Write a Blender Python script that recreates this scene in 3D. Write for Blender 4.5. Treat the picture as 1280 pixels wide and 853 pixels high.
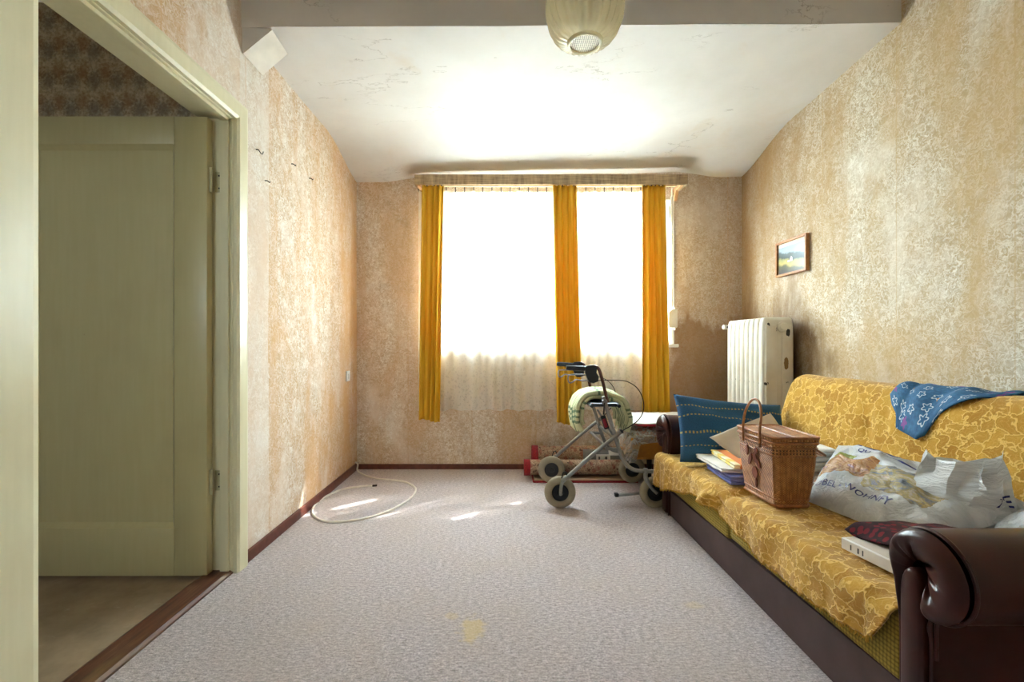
import bpy, bmesh, math, random
from mathutils import Vector, Matrix, noise as mnoise

random.seed(7)
for o in list(bpy.data.objects):
    bpy.data.objects.remove(o)
S = bpy.context.scene
COL = S.collection

# ------------------------------------------------------------------ camera
F = 569.0            # focal length in pixels of the 1280 px frame
VX, VY = 630.0, 431.0
CAMZ = 1.03
cam_d = bpy.data.cameras.new('camera')
cam_d.sensor_width = 36.0
cam_d.lens = F / 1280.0 * 36.0
cam_d.shift_x = (640.0 - VX) / 1280.0
cam_d.shift_y = (VY - 426.5) / 1280.0
cam_d.clip_start = 0.02
cam = bpy.data.objects.new('camera', cam_d)
cam.location = (0, 0, CAMZ)
cam.rotation_euler = (math.pi / 2, 0, 0)
COL.objects.link(cam)
S.camera = cam

# ------------------------------------------------------------------ world / sun
world = bpy.data.worlds.new('sky')
S.world = world
world.use_nodes = True
wn = world.node_tree
bg = wn.nodes['Background']
bg.inputs['Color'].default_value = (0.72, 0.87, 1.0, 1)
bg.inputs['Strength'].default_value = 26.0

SUNDIR = Vector((-0.75, -0.66, -1.12)).normalized()
sun_d = bpy.data.lights.new('sun', 'SUN')
sun_d.energy = 4.0
sun_d.angle = math.radians(0.4)
sun_d.color = (1.0, 0.98, 0.95)
sun = bpy.data.objects.new('sun', sun_d)
sun.rotation_euler = SUNDIR.to_track_quat('-Z', 'Y').to_euler()
sun.location = (4, 6, 6)
COL.objects.link(sun)

# portal in the window opening (guides the sampling of the sky, gives no light of its own)
pd = bpy.data.lights.new('window_portal', 'AREA')
pd.shape = 'RECTANGLE'; pd.size = 1.95; pd.size_y = 1.20
pd.cycles.is_portal = True
po = bpy.data.objects.new('window_portal', pd)
po.location = (0.41, 3.99, 1.635)
po.rotation_euler = (-math.pi / 2, 0, 0)
COL.objects.link(po)

pd2 = bpy.data.lights.new('window_portal', 'AREA')
pd2.shape = 'RECTANGLE'; pd2.size = 0.45; pd2.size_y = 0.6
pd2.cycles.is_portal = True
po2 = bpy.data.objects.new('window_portal', pd2)
po2.location = (-2.125, -1.5, 1.75)
po2.rotation_euler = (math.pi / 2, 0, 0)
COL.objects.link(po2)

S.view_settings.view_transform = 'Standard'
S.view_settings.look = 'None'
S.view_settings.exposure = 1.56
S.view_settings.gamma = 1.0
S.view_settings.use_curve_mapping = False
S.cycles.use_denoising = True
S.cycles.max_bounces = 14
S.cycles.diffuse_bounces = 10
S.cycles.transparent_max_bounces = 12
S.cycles.sample_clamp_indirect = 12.0
S.cycles.caustics_reflective = False
S.cycles.caustics_refractive = False

# ------------------------------------------------------------------ helpers
def P(px, py, Y):
    """point that stands at depth Y and shows at pixel px, py"""
    return Vector(((px - VX) / F * Y, Y, CAMZ - (py - VY) / F * Y))

def floor_pt(px, py, z=0.0):
    Y = (CAMZ - z) * F / (py - VY)
    return Vector(((px - VX) / F * Y, Y, z))

def lin(c):
    c = c / 255.0
    return c / 12.92 if c <= 0.04045 else ((c + 0.055) / 1.055) ** 2.4

def rgb(r, g, b):
    return (lin(r), lin(g), lin(b), 1.0)

def sstep(a, b, x):
    t = max(0.0, min(1.0, (x - a) / (b - a)))
    return t * t * (3 - 2 * t)

def lerp(a, b, t):
    return a + (b - a) * t

def nz(x, y, z=0.0):
    return mnoise.noise(Vector((x, y, z)))

def interp(tab, x):
    if x <= tab[0][0]: return tab[0][1]
    for (a, va), (b, vb) in zip(tab, tab[1:]):
        if x <= b:
            return lerp(va, vb, (x - a) / (b - a))
    return tab[-1][1]

WO = {}

class MB:
    def __init__(s):
        s.v = []; s.f = []; s.uv = {}
    def add(s, vs, fs, uvs=None):
        k = len(s.v)
        s.v += [Vector(p) for p in vs]
        s.f += [tuple(i + k for i in q) for q in fs]
        if uvs:
            for i, u in enumerate(uvs): s.uv[i + k] = u
        return s
    def box(s, x0, x1, y0, y1, z0, z1, bev=0.0, seg=2, rot=None, at=None):
        bm = bmesh.new()
        bmesh.ops.create_cube(bm, size=1.0)
        for v in bm.verts:
            v.co = Vector(((x0 + x1) / 2 + v.co.x * (x1 - x0), (y0 + y1) / 2 + v.co.y * (y1 - y0), (z0 + z1) / 2 + v.co.z * (z1 - z0)))
        if bev > 0:
            bmesh.ops.bevel(bm, geom=list(bm.edges), offset=bev, segments=seg, profile=0.5, affect='EDGES')
        if rot is not None:
            c = Vector(at) if at is not None else Vector(((x0 + x1) / 2, (y0 + y1) / 2, (z0 + z1) / 2))
            for v in bm.verts: v.co = c + rot @ (v.co - c)
        bm.verts.index_update()
        s.add([v.co.copy() for v in bm.verts], [[v.index for v in f.verts] for f in bm.faces])
        bm.free()
        return s
    def tube(s, pts, r, n=10, cap=True, closed=False):
        pts = [Vector(p) for p in pts]
        m = len(pts)
        rr = r if hasattr(r, '__len__') else [r] * m
        t0 = (pts[1] - pts[0]).normalized()
        a = Vector((0, 0, 1)) if abs(t0.z) < 0.9 else Vector((1, 0, 0))
        u = t0.cross(a).normalized()
        k = len(s.v)
        for i, p in enumerate(pts):
            if closed: t = (pts[(i + 1) % m] - pts[i - 1]).normalized()
            elif i == 0: t = t0
            elif i == m - 1: t = (pts[-1] - pts[-2]).normalized()
            else: t = (pts[i + 1] - pts[i - 1]).normalized()
            u = (u - t * u.dot(t)).normalized()
            w = t.cross(u)
            for j in range(n):
                an = 2 * math.pi * j / n
                s.v.append(p + (u * math.cos(an) + w * math.sin(an)) * rr[i])
        for i in range(m if closed else m - 1):
            i2 = (i + 1) % m
            for j in range(n):
                j2 = (j + 1) % n
                s.f.append((k + i * n + j, k + i * n + j2, k + i2 * n + j2, k + i2 * n + j))
        if cap and not closed:
            s.f.append(tuple(k + j for j in reversed(range(n))))
            s.f.append(tuple(k + (m - 1) * n + j for j in range(n)))
        return s
    def lathe(s, prof, axis_o, axis_d, n=32, fn=None):
        """prof: list of (radius, height); axis from axis_o along axis_d"""
        d = Vector(axis_d).normalized(); o = Vector(axis_o)
        a = Vector((0, 0, 1)) if abs(d.z) < 0.9 else Vector((1, 0, 0))
        u = d.cross(a).normalized(); w = d.cross(u)
        k = len(s.v)
        for i, (r, h) in enumerate(prof):
            for j in range(n):
                an = 2 * math.pi * j / n
                q = r if fn is None else r * fn(an, i / (len(prof) - 1))
                s.v.append(o + d * h + (u * math.cos(an) + w * math.sin(an)) * q)
        for i in range(len(prof) - 1):
            for j in range(n):
                j2 = (j + 1) % n
                s.f.append((k + i * n + j, k + i * n + j2, k + (i + 1) * n + j2, k + (i + 1) * n + j))
        return s
    def grid(s, fn, nu, nv, uvfn=None, skip=None, wrap_u=False):
        k = len(s.v)
        mu = nu if wrap_u else nu + 1
        for j in range(nv + 1):
            for i in range(mu):
                u, v = i / nu, j / nv
                s.v.append(Vector(fn(u, v)))
                if uvfn: s.uv[len(s.v) - 1] = uvfn(u, v)
        for j in range(nv):
            for i in range(nu):
                if skip and skip((i + .5) / nu, (j + .5) / nv): continue
                i2 = (i + 1) % mu
                s.f.append((k + j * mu + i, k + j * mu + i2, k + (j + 1) * mu + i2, k + (j + 1) * mu + i))
        return s
    def prism(s, poly, d0, d1, axis='x'):
        """poly in the two other axes, extruded along axis"""
        k = len(s.v); n = len(poly)
        for d in (d0, d1):
            for a, b in poly:
                s.v.append(Vector((d, a, b)) if axis == 'x' else Vector((a, d, b)) if axis == 'y' else Vector((a, b, d)))
        for i in range(n):
            j = (i + 1) % n
            s.f.append((k + i, k + j, k + n + j, k + n + i))
        s.f.append(tuple(k + i for i in reversed(range(n))))
        s.f.append(tuple(k + n + i for i in range(n)))
        return s
    def build(s, name, mat, parent=None, origin=None, smooth=40, thick=0.0, subsurf=0, kind=None, fix=True):
        org = WO[parent.name] if parent is not None else (Vector(origin) if origin is not None else Vector((0, 0, 0)))
        me = bpy.data.meshes.new(name)
        me.from_pydata([tuple(p - org) for p in s.v], [], s.f)
        if s.uv:
            lay = me.uv_layers.new(name='UVMap')
            for lp in me.loops:
                lay.data[lp.index].uv = s.uv.get(lp.vertex_index, (0, 0))
        if fix:
            bm = bmesh.new(); bm.from_mesh(me)
            bmesh.ops.recalc_face_normals(bm, faces=list(bm.faces))
            bm.to_mesh(me); bm.free()
        if smooth:
            me.polygons.foreach_set('use_smooth', [True] * len(me.polygons))
            me.set_sharp_from_angle(angle=math.radians(smooth))
        me.materials.append(mat)
        me.update()
        o = bpy.data.objects.new(name, me)
        COL.objects.link(o)
        if parent is not None:
            o.parent = parent
        else:
            o.location = org
        WO[o.name] = org.copy()
        if thick:
            md = o.modifiers.new('thickness', 'SOLIDIFY'); md.thickness = thick; md.offset = 0
        if subsurf:
            md = o.modifiers.new('smooth', 'SUBSURF'); md.levels = subsurf; md.render_levels = subsurf
        if kind: o['kind'] = kind
        return o

def empty(name, loc):
    o = bpy.data.objects.new(name, None)
    COL.objects.link(o); o.location = loc
    o.empty_display_size = 0.05
    WO[o.name] = Vector(loc)
    return o

def tag(o, label, cat, group=None):
    o['label'] = label; o['category'] = cat
    if group: o['group'] = group
    return o

def thing(name, label, cat, loc, group=None):
    return tag(empty(name, loc), label, cat, group)

def catmull(pts, k=8, closed=False):
    pts = [Vector(p) for p in pts]; out = []
    n = len(pts)
    rng = range(n) if closed else range(n - 1)
    for i in rng:
        if closed:
            p0, p1, p2, p3 = pts[i - 1], pts[i], pts[(i + 1) % n], pts[(i + 2) % n]
        else:
            p0, p1, p2, p3 = pts[max(i - 1, 0)], pts[i], pts[i + 1], pts[min(i + 2, n - 1)]
        for q in range(k):
            t = q / k
            out.append(0.5 * ((2 * p1) + (p2 - p0) * t + (2 * p0 - 5 * p1 + 4 * p2 - p3) * t * t + (3 * p1 - p0 - 3 * p2 + p3) * t ** 3))
    if not closed: out.append(pts[-1])
    return out

# ------------------------------------------------------------------ node helpers
def newmat(name):
    m = bpy.data.materials.new(name); m.use_nodes = True
    nt = m.node_tree
    return m, nt, nt.nodes['Principled BSDF'], nt.nodes['Material Output']

def nd(nt, typ, ins=None, **at):
    n = nt.nodes.new(typ)
    for k, v in at.items(): setattr(n, k, v)
    for k, v in (ins or {}).items():
        s = n.inputs[k]
        if isinstance(v, bpy.types.NodeSocket): nt.links.new(v, s)
        else: s.default_value = v
    return n

def mth(nt, op, a, b=0.0, c=0.0, clamp=False):
    n = nd(nt, 'ShaderNodeMath', {0: a, 1: b, 2: c}, operation=op, use_clamp=clamp)
    return n.outputs[0]

def mixc(nt, fac, a, b, blend='MIX'):
    n = nt.nodes.new('ShaderNodeMix'); n.data_type = 'RGBA'; n.blend_type = blend
    for i, v in ((0, fac), (6, a), (7, b)):
        if isinstance(v, bpy.types.NodeSocket): nt.links.new(v, n.inputs[i])
        else: n.inputs[i].default_value = v
    return n.outputs[2]

def ramp(nt, fac, stops, interp_='LINEAR'):
    n = nt.nodes.new('ShaderNodeValToRGB'); cr = n.color_ramp; cr.interpolation = interp_
    while len(cr.elements) < len(stops): cr.elements.new(0.5)
    for e, (p, c) in zip(cr.elements, stops):
        e.position = p
        e.color = c if hasattr(c, '__len__') else (c, c, c, 1)
    nt.links.new(fac, n.inputs[0])
    return n.outputs[0]

def coord(nt, scale=(1, 1, 1), kind='Object', loc=(0, 0, 0), rot=(0, 0, 0)):
    t = nt.nodes.new('ShaderNodeTexCoord')
    mp = nd(nt, 'ShaderNodeMapping', {'Vector': t.outputs[kind], 'Scale': scale, 'Location': loc, 'Rotation': rot})
    return mp.outputs[0]

def noise(nt, vec, scale, detail=3.0, rough=0.5, dist=0.0):
    return nd(nt, 'ShaderNodeTexNoise', {'Vector': vec, 'Scale': scale, 'Detail': detail, 'Roughness': rough, 'Distortion': dist}).outputs[0]

def bump(nt, bsdf, h, strength=0.3, dist=0.01):
    b = nd(nt, 'ShaderNodeBump', {'Height': h, 'Strength': strength, 'Distance': dist})
    nt.links.new(b.outputs[0], bsdf.inputs['Normal'])

def setin(nt, bsdf, **kw):
    for k, v in kw.items():
        k = k.replace('_', ' ')
        if isinstance(v, bpy.types.NodeSocket): nt.links.new(v, bsdf.inputs[k])
        else: bsdf.inputs[k].default_value = v

def simple(name, col, rough=0.5, metal=0.0, var=0.06, vscale=25.0, bmp=0.0, bscale=120.0, spec=0.5, coat=0.0):
    m, nt, b, _ = newmat(name)
    v = coord(nt)
    n = noise(nt, v, vscale, 4.0)
    dark = tuple(x * (1 - var * 2.2) for x in col[:3]) + (1,)
    lite = tuple(min(1, x * (1 + var)) for x in col[:3]) + (1,)
    setin(nt, b, Base_Color=ramp(nt, n, [(0.3, dark), (0.7, lite)]), Roughness=rough, Metallic=metal)
    b.inputs['Specular IOR Level'].default_value = spec
    if coat: b.inputs['Coat Weight'].default_value = coat
    if bmp: bump(nt, b, noise(nt, v, bscale, 3.0), bmp, 0.004)
    return m

# ------------------------------------------------------------------ materials
def wallpaper(name, base, light, tan, stain, stain_amt, grime, seams, axis, extra=None):
    m, nt, b, _ = newmat(name)
    v = coord(nt)
    # curling vine print
    warp = nd(nt, 'ShaderNodeTexNoise', {'Vector': v, 'Scale': 30.0, 'Detail': 2.0}).outputs['Color']
    off = nd(nt, 'ShaderNodeVectorMath', {0: warp, 1: (0.5, 0.5, 0.5)}, operation='SUBTRACT').outputs[0]
    off = nd(nt, 'ShaderNodeVectorMath', {0: off, 'Scale': 0.07}, operation='SCALE').outputs[0]
    vv = nd(nt, 'ShaderNodeVectorMath', {0: v, 1: off}, operation='ADD').outputs[0]
    n1 = noise(nt, vv, 30.0, 2.0)
    line = mth(nt, 'ABSOLUTE', mth(nt, 'SUBTRACT', n1, 0.5))
    line = ramp(nt, line, [(0.0, 1.0), (0.05, 0.0)])
    n2 = noise(nt, vv, 62.0, 3.0, 0.65)
    c = mixc(nt, ramp(nt, n2, [(0.36, 0.0), (0.60, 1.0)]), base, tan)
    c = mixc(nt, mth(nt, 'MULTIPLY', line, 0.85), c, light)
    # larger repeat of flower heads
    vo = nd(nt, 'ShaderNodeTexVoronoi', {'Vector': vv, 'Scale': 8.0, 'Randomness': 0.6}).outputs['Distance']
    c = mixc(nt, ramp(nt, vo, [(0.1, 0.35), (0.42, 0.0)]), c, light)
    mot = noise(nt, v, 13.0, 6.0, 0.7)
    c = mixc(nt, ramp(nt, mot, [(0.46, 0.0), (0.72, 0.55)]), c, tan)
    # water stains, running downward
    s1 = noise(nt, coord(nt, (1.0, 1.0, 0.38)), 2.1, 6.0, 0.62, 0.4)
    s2 = noise(nt, coord(nt, (1, 1, 0.25), loc=(3, 7, 1)), 5.0, 6.0, 0.65, 0.3)
    st = mth(nt, 'ADD', ramp(nt, s1, [(0.44, 0.0), (0.64, 1.0)]), mth(nt, 'MULTIPLY', ramp(nt, s2, [(0.48, 0.0), (0.68, 1.0)]), 0.7), clamp=True)
    c = mixc(nt, mth(nt, 'MULTIPLY', st, stain_amt), c, stain)
    # bleached clean patches
    s3 = noise(nt, coord(nt, (1, 1, 0.6), loc=(9, 2, 5)), 2.6, 5.0, 0.6, 0.5)
    c = mixc(nt, mth(nt, 'MULTIPLY', ramp(nt, s3, [(0.52, 0.0), (0.66, 1.0)]), 0.40), c, light)
    s4 = noise(nt, coord(nt, (1, 1, 0.8), loc=(1, 5, 8)), 3.3, 6.0, 0.7)
    c = mixc(nt, mth(nt, 'MULTIPLY', ramp(nt, s4, [(0.54, 0.0), (0.72, 1.0)]), grime), c, rgb(120, 92, 62))
    sp = nd(nt, 'ShaderNodeSeparateXYZ', {0: v}).outputs
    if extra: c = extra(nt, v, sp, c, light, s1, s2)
    # paper seams every 53 cm
    fr = mth(nt, 'FRACT', mth(nt, 'MULTIPLY', mth(nt, 'ADD', sp[axis], seams), 1.0 / 0.53))
    sl = mth(nt, 'LESS_THAN', mth(nt, 'ABSOLUTE', mth(nt, 'SUBTRACT', fr, 0.5)), 0.006)
    c = mixc(nt, mth(nt, 'MULTIPLY', sl, 0.4), c, stain)
    setin(nt, b, Base_Color=c, Roughness=0.85)
    b.inputs['Specular IOR Level'].default_value = 0.25
    bump(nt, b, mth(nt, 'ADD', n2, line), 0.2, 0.003)
    return m

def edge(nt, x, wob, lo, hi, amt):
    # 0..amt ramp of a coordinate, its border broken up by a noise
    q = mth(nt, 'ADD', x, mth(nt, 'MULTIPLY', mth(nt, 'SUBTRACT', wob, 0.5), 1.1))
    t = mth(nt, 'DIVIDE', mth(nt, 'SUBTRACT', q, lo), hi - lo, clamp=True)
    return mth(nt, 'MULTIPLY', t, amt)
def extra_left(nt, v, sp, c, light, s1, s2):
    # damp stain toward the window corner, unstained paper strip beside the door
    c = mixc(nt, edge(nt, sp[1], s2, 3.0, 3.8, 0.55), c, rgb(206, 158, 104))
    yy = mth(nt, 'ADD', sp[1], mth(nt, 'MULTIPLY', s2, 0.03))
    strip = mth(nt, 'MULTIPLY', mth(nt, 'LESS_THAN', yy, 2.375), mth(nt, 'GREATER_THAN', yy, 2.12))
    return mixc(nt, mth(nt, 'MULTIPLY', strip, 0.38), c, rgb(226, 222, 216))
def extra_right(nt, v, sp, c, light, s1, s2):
    c = mixc(nt, edge(nt, sp[1], s2, 2.5, 3.7, 0.85), c, rgb(150, 116, 74))  # brown corner stains, also painting the less lit far end darker
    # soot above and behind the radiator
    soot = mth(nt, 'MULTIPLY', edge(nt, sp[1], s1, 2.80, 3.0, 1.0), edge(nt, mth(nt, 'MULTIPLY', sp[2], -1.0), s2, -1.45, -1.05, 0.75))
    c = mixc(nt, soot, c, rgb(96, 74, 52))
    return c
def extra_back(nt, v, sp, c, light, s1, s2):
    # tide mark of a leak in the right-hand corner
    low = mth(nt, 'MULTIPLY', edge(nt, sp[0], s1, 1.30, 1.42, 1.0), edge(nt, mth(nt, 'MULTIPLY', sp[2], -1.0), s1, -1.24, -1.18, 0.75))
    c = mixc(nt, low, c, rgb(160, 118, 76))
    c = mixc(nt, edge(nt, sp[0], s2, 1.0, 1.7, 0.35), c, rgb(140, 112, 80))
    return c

M = {}
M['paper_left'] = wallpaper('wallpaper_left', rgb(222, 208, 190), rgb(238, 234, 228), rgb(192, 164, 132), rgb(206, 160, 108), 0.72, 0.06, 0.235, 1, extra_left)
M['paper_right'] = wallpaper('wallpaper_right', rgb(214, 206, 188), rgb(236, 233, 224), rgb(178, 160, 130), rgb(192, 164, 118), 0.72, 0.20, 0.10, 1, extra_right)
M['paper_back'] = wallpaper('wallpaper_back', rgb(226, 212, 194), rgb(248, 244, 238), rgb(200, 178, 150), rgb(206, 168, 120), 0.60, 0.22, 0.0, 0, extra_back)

def mat_hall_paper():
    m, nt, b, _ = newmat('hall_wallpaper')
    v = coord(nt)
    base = rgb(216, 200, 168)
    n = noise(nt, v, 60, 4)
    c = mixc(nt, ramp(nt, n, [(0.35, 0.0), (0.65, 1.0)]), base, rgb(182, 160, 126))
    n3 = noise(nt, v, 90, 4, 0.7)
    for loc, tint in (((0, 0, 0), rgb(136, 84, 34)), ((0.055, 0, 0.04), rgb(84, 80, 78))):
        sx = nd(nt, 'ShaderNodeSeparateXYZ', {0: coord(nt, (1, 1, 1), loc=loc)}).outputs
        fx = mth(nt, 'SUBTRACT', mth(nt, 'FRACT', mth(nt, 'MULTIPLY', sx[0], 9.0)), 0.5)
        fz = mth(nt, 'SUBTRACT', mth(nt, 'FRACT', mth(nt, 'MULTIPLY', sx[2], 7.0)), 0.5)
        d = mth(nt, 'SQRT', mth(nt, 'ADD', mth(nt, 'MULTIPLY', fx, fx), mth(nt, 'MULTIPLY', fz, fz)))
        d = mth(nt, 'ADD', d, mth(nt, 'MULTIPLY', mth(nt, 'SUBTRACT', n3, 0.5), 0.9))
        c = mixc(nt, ramp(nt, d, [(0.10, 0.6), (0.46, 0.0)]), c, tint)
    setin(nt, b, Base_Color=c, Roughness=0.85)
    return m
M['paper_hall'] = mat_hall_paper()

def mat_carpet():
    m, nt, b, _ = newmat('grey_carpet')
    v = coord(nt)
    f1 = noise(nt, v, 150.0, 4.0, 0.75)
    f2 = noise(nt, coord(nt, (0.4, 1, 1)), 120.0, 3.0, 0.7)
    c = ramp(nt, mth(nt, 'MULTIPLY', mth(nt, 'ADD', f1, f2), 0.5), [(0.36, rgb(134, 126, 124)), (0.5, rgb(192, 180, 181)), (0.64, rgb(236, 225, 225))])
    big = noise(nt, v, 2.2, 5.0, 0.6)
    c = mixc(nt, mth(nt, 'MULTIPLY', ramp(nt, big, [(0.42, 0.0), (0.68, 1.0)]), 0.30), c, rgb(196, 178, 160))
    # faint band across, where the carpet was pressed
    sy = nd(nt, 'ShaderNodeSeparateXYZ', {0: v}).outputs
    # yellow stains
    for (cx, cy, rx, ry, amt) in ((-0.115, 1.646, 0.055, 0.085, 0.55), (-0.20, 1.73, 0.03, 0.03, 0.3), (0.75, 1.80, 0.05, 0.03, 0.25)):
        dx = mth(nt, 'MULTIPLY', mth(nt, 'SUBTRACT', sy[0], cx), 1 / rx)
        dy = mth(nt, 'MULTIPLY', mth(nt, 'SUBTRACT', sy[1], cy), 1 / ry)
        d = mth(nt, 'SQRT', mth(nt, 'ADD', mth(nt, 'MULTIPLY', dx, dx), mth(nt, 'MULTIPLY', dy, dy)))
        d = mth(nt, 'ADD', d, mth(nt, 'MULTIPLY', mth(nt, 'SUBTRACT', noise(nt, v, 30, 4), 0.5), 1.6))
        c = mixc(nt, ramp(nt, d, [(0.5, amt), (1.15, 0.0)]), c, rgb(222, 196, 130))
    setin(nt, b, Base_Color=c, Roughness=0.95)
    b.inputs['Specular IOR Level'].default_value = 0.15
    b.inputs['Sheen Weight'].default_value = 0.15
    bump(nt, b, f1, 0.9, 0.006)
    return m
M['carpet'] = mat_carpet()

def mat_ceiling():
    m, nt, b, _ = newmat('ceiling_paint')
    v = coord(nt)
    big = noise(nt, v, 1.7, 5.0, 0.6)
    c = ramp(nt, big, [(0.3, rgb(206, 201, 195)), (0.7, rgb(220, 217, 213))])
    # hairline cracks
    wv = nd(nt, 'ShaderNodeTexNoise', {'Vector': coord(nt, (0.8, 2.6, 1)), 'Scale': 1.1, 'Detail': 8.0, 'Roughness': 0.62}).outputs[0]
    ln = ramp(nt, mth(nt, 'ABSOLUTE', mth(nt, 'SUBTRACT', wv, 0.47)), [(0.0, 1.0), (0.0025, 0.0)])
    brk = ramp(nt, noise(nt, v, 3.0, 2.0), [(0.46, 0.0), (0.60, 1.0)])
    c = mixc(nt, mth(nt, 'MULTIPLY', mth(nt, 'MULTIPLY', ln, brk), 0.6), c, rgb(120, 105, 90))
    sm = noise(nt, coord(nt, (1.2, 1, 1), loc=(4, 4, 0)), 2.4, 7.0, 0.7, 0.8)
    c = mixc(nt, ramp(nt, sm, [(0.58, 0.0), (0.8, 0.5)]), c, rgb(206, 188, 164))
    setin(nt, b, Base_Color=c, Roughness=0.7)
    bump(nt, b, noise(nt, v, 14.0, 5.0), 0.12, 0.01)
    return m
M['ceiling'] = mat_ceiling()

def mat_paint(name, c1, c2, scr=0.35, rough=0.38):
    m, nt, b, _ = newmat(name)
    v = coord(nt, (1, 1, 0.08))
    brush = noise(nt, v, 60.0, 4.0)
    c = ramp(nt, brush, [(0.2, c1), (0.8, c2)])
    big = noise(nt, coord(nt), 3.5, 5.0)
    c = mixc(nt, mth(nt, 'MULTIPLY', ramp(nt, big, [(0.5, 0.0), (0.75, 1.0)]), 0.25), c, rgb(168, 150, 112))
    chip = noise(nt, coord(nt, (1, 1, 0.6)), 22.0, 5.0, 0.7)
    c = mixc(nt, mth(nt, 'MULTIPLY', ramp(nt, chip, [(0.755, 0.0), (0.765, 1.0)]), scr), c, rgb(120, 70, 40))
    setin(nt, b, Base_Color=c, Roughness=rough)
    bump(nt, b, brush, 0.06, 0.004)
    return m
M['door_paint'] = mat_paint('cream_door_paint', rgb(186, 174, 128), rgb(192, 181, 136))
M['casing_paint'] = mat_paint('cream_casing_paint', rgb(212, 205, 170), rgb(219, 212, 179), 0.2, 0.32)
M['base_wood'] = simple('red_brown_baseboard', rgb(108, 58, 46), 0.45, var=0.15, vscale=30)

def mat_threshold():
    m, nt, b, _ = newmat('worn_threshold_wood')
    v = coord(nt, (1, 0.07, 1))
    g = noise(nt, v, 70, 5.0, 0.6)
    c = ramp(nt, g, [(0.3, rgb(58, 32, 22)), (0.55, rgb(98, 58, 40)), (0.75, rgb(124, 92, 64))])
    w = noise(nt, coord(nt, (1, 0.3, 1)), 10, 5)
    c = mixc(nt, ramp(nt, w, [(0.55, 0.0), (0.75, 0.6)]), c, rgb(150, 124, 86))
    setin(nt, b, Base_Color=c, Roughness=0.42)
    return m
M['threshold'] = mat_threshold()

def mat_hall_floor():
    m, nt, b, _ = newmat('worn_hall_linoleum')
    v = coord(nt)
    g = noise(nt, v, 5.0, 6.0, 0.65)
    c = ramp(nt, g, [(0.3, rgb(126, 106, 82)), (0.7, rgb(166, 144, 116))])
    s = noise(nt, coord(nt, (1, 2.2, 1), rot=(0, 0, 0.6)), 6.0, 8.0, 0.7, 0.8)
    c = mixc(nt, ramp(nt, s, [(0.6, 0.0), (0.72, 0.7)]), c, rgb(190, 174, 150))
    setin(nt, b, Base_Color=c, Roughness=0.5)
    return m
M['hall_floor'] = mat_hall_floor()

def mat_pelmet():
    m, nt, b, _ = newmat('pelmet_wood_veneer')
    v = coord(nt, (1, 1, 0.15))
    g = noise(nt, v, 40, 4.0, 0.6)
    h = noise(nt, coord(nt, (0.2, 1, 6)), 30, 2.0)
    c = ramp(nt, mth(nt, 'MULTIPLY', mth(nt, 'ADD', g, h), 0.5), [(0.36, rgb(126, 104, 76)), (0.62, rgb(196, 170, 130))])
    setin(nt, b, Base_Color=c, Roughness=0.45)
    return m
M['pelmet'] = mat_pelmet()

def mat_curtain():
    m, nt, b, out = newmat('ochre_curtain_cloth')
    v = coord(nt)
    w = noise(nt, coord(nt, (1, 1, 0.03)), 90, 3)
    c = ramp(nt, w, [(0.3, rgb(226, 180, 58)), (0.7, rgb(242, 200, 78))])
    d = nd(nt, 'ShaderNodeBsdfDiffuse', {'Color': c})
    t = nd(nt, 'ShaderNodeBsdfTranslucent', {'Color': rgb(242, 205, 100)})
    mx = nd(nt, 'ShaderNodeMixShader', {0: 0.11, 1: d.outputs[0], 2: t.outputs[0]})
    nt.links.new(mx.outputs[0], out.inputs[0])
    nt.nodes.remove(b)
    return m
M['curtain'] = mat_curtain()

def mat_sheer():
    m, nt, b, out = newmat('white_lace_net')
    v = coord(nt)
    sz = nd(nt, 'ShaderNodeSeparateXYZ', {0: v}).outputs[2]
    lace = noise(nt, v, 55, 2.0, 0.6)
    vo = nd(nt, 'ShaderNodeTexVoronoi', {'Vector': v, 'Scale': 26.0}, feature='DISTANCE_TO_EDGE').outputs['Distance']
    hole = mth(nt, 'MULTIPLY', ramp(nt, lace, [(0.5, 0.0), (0.62, 1.0)]), ramp(nt, vo, [(0.05, 0.0), (0.12, 1.0)]))
    # lace border is at the lower third (height measured from the cloth's own hem)
    border = ramp(nt, sz, [(0.20, 1.0), (0.55, 0.25)])
    alpha = mth(nt, 'ADD', 0.14, mth(nt, 'MULTIPLY', mth(nt, 'MULTIPLY', hole, border), 0.16))
    d = nd(nt, 'ShaderNodeBsdfDiffuse', {'Color': rgb(244, 241, 234)})
    t = nd(nt, 'ShaderNodeBsdfTranslucent', {'Color': rgb(244, 240, 232)})
    mx = nd(nt, 'ShaderNodeMixShader', {0: 0.55, 1: d.outputs[0], 2: t.outputs[0]})
    tr = nd(nt, 'ShaderNodeBsdfTransparent', {'Color': (1, 1, 1, 1)})
    m2 = nd(nt, 'ShaderNodeMixShader', {0: alpha, 1: mx.outputs[0], 2: tr.outputs[0]})
    nt.links.new(m2.outputs[0], out.inputs[0])
    nt.nodes.remove(b)
    return m
M['sheer'] = mat_sheer()

def mat_pane():
    m, nt, b, out = newmat('window_glass')
    tr = nd(nt, 'ShaderNodeBsdfTransparent', {'Color': (0.96, 0.98, 0.97, 1)})
    gl = nd(nt, 'ShaderNodeBsdfGlossy', {'Color': (1, 1, 1, 1), 'Roughness': 0.02})
    mx = nd(nt, 'ShaderNodeMixShader', {0: 0.05, 1: tr.outputs[0], 2: gl.outputs[0]})
    nt.links.new(mx.outputs[0], out.inputs[0]); nt.nodes.remove(b)
    return m
M['pane'] = mat_pane()

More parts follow.
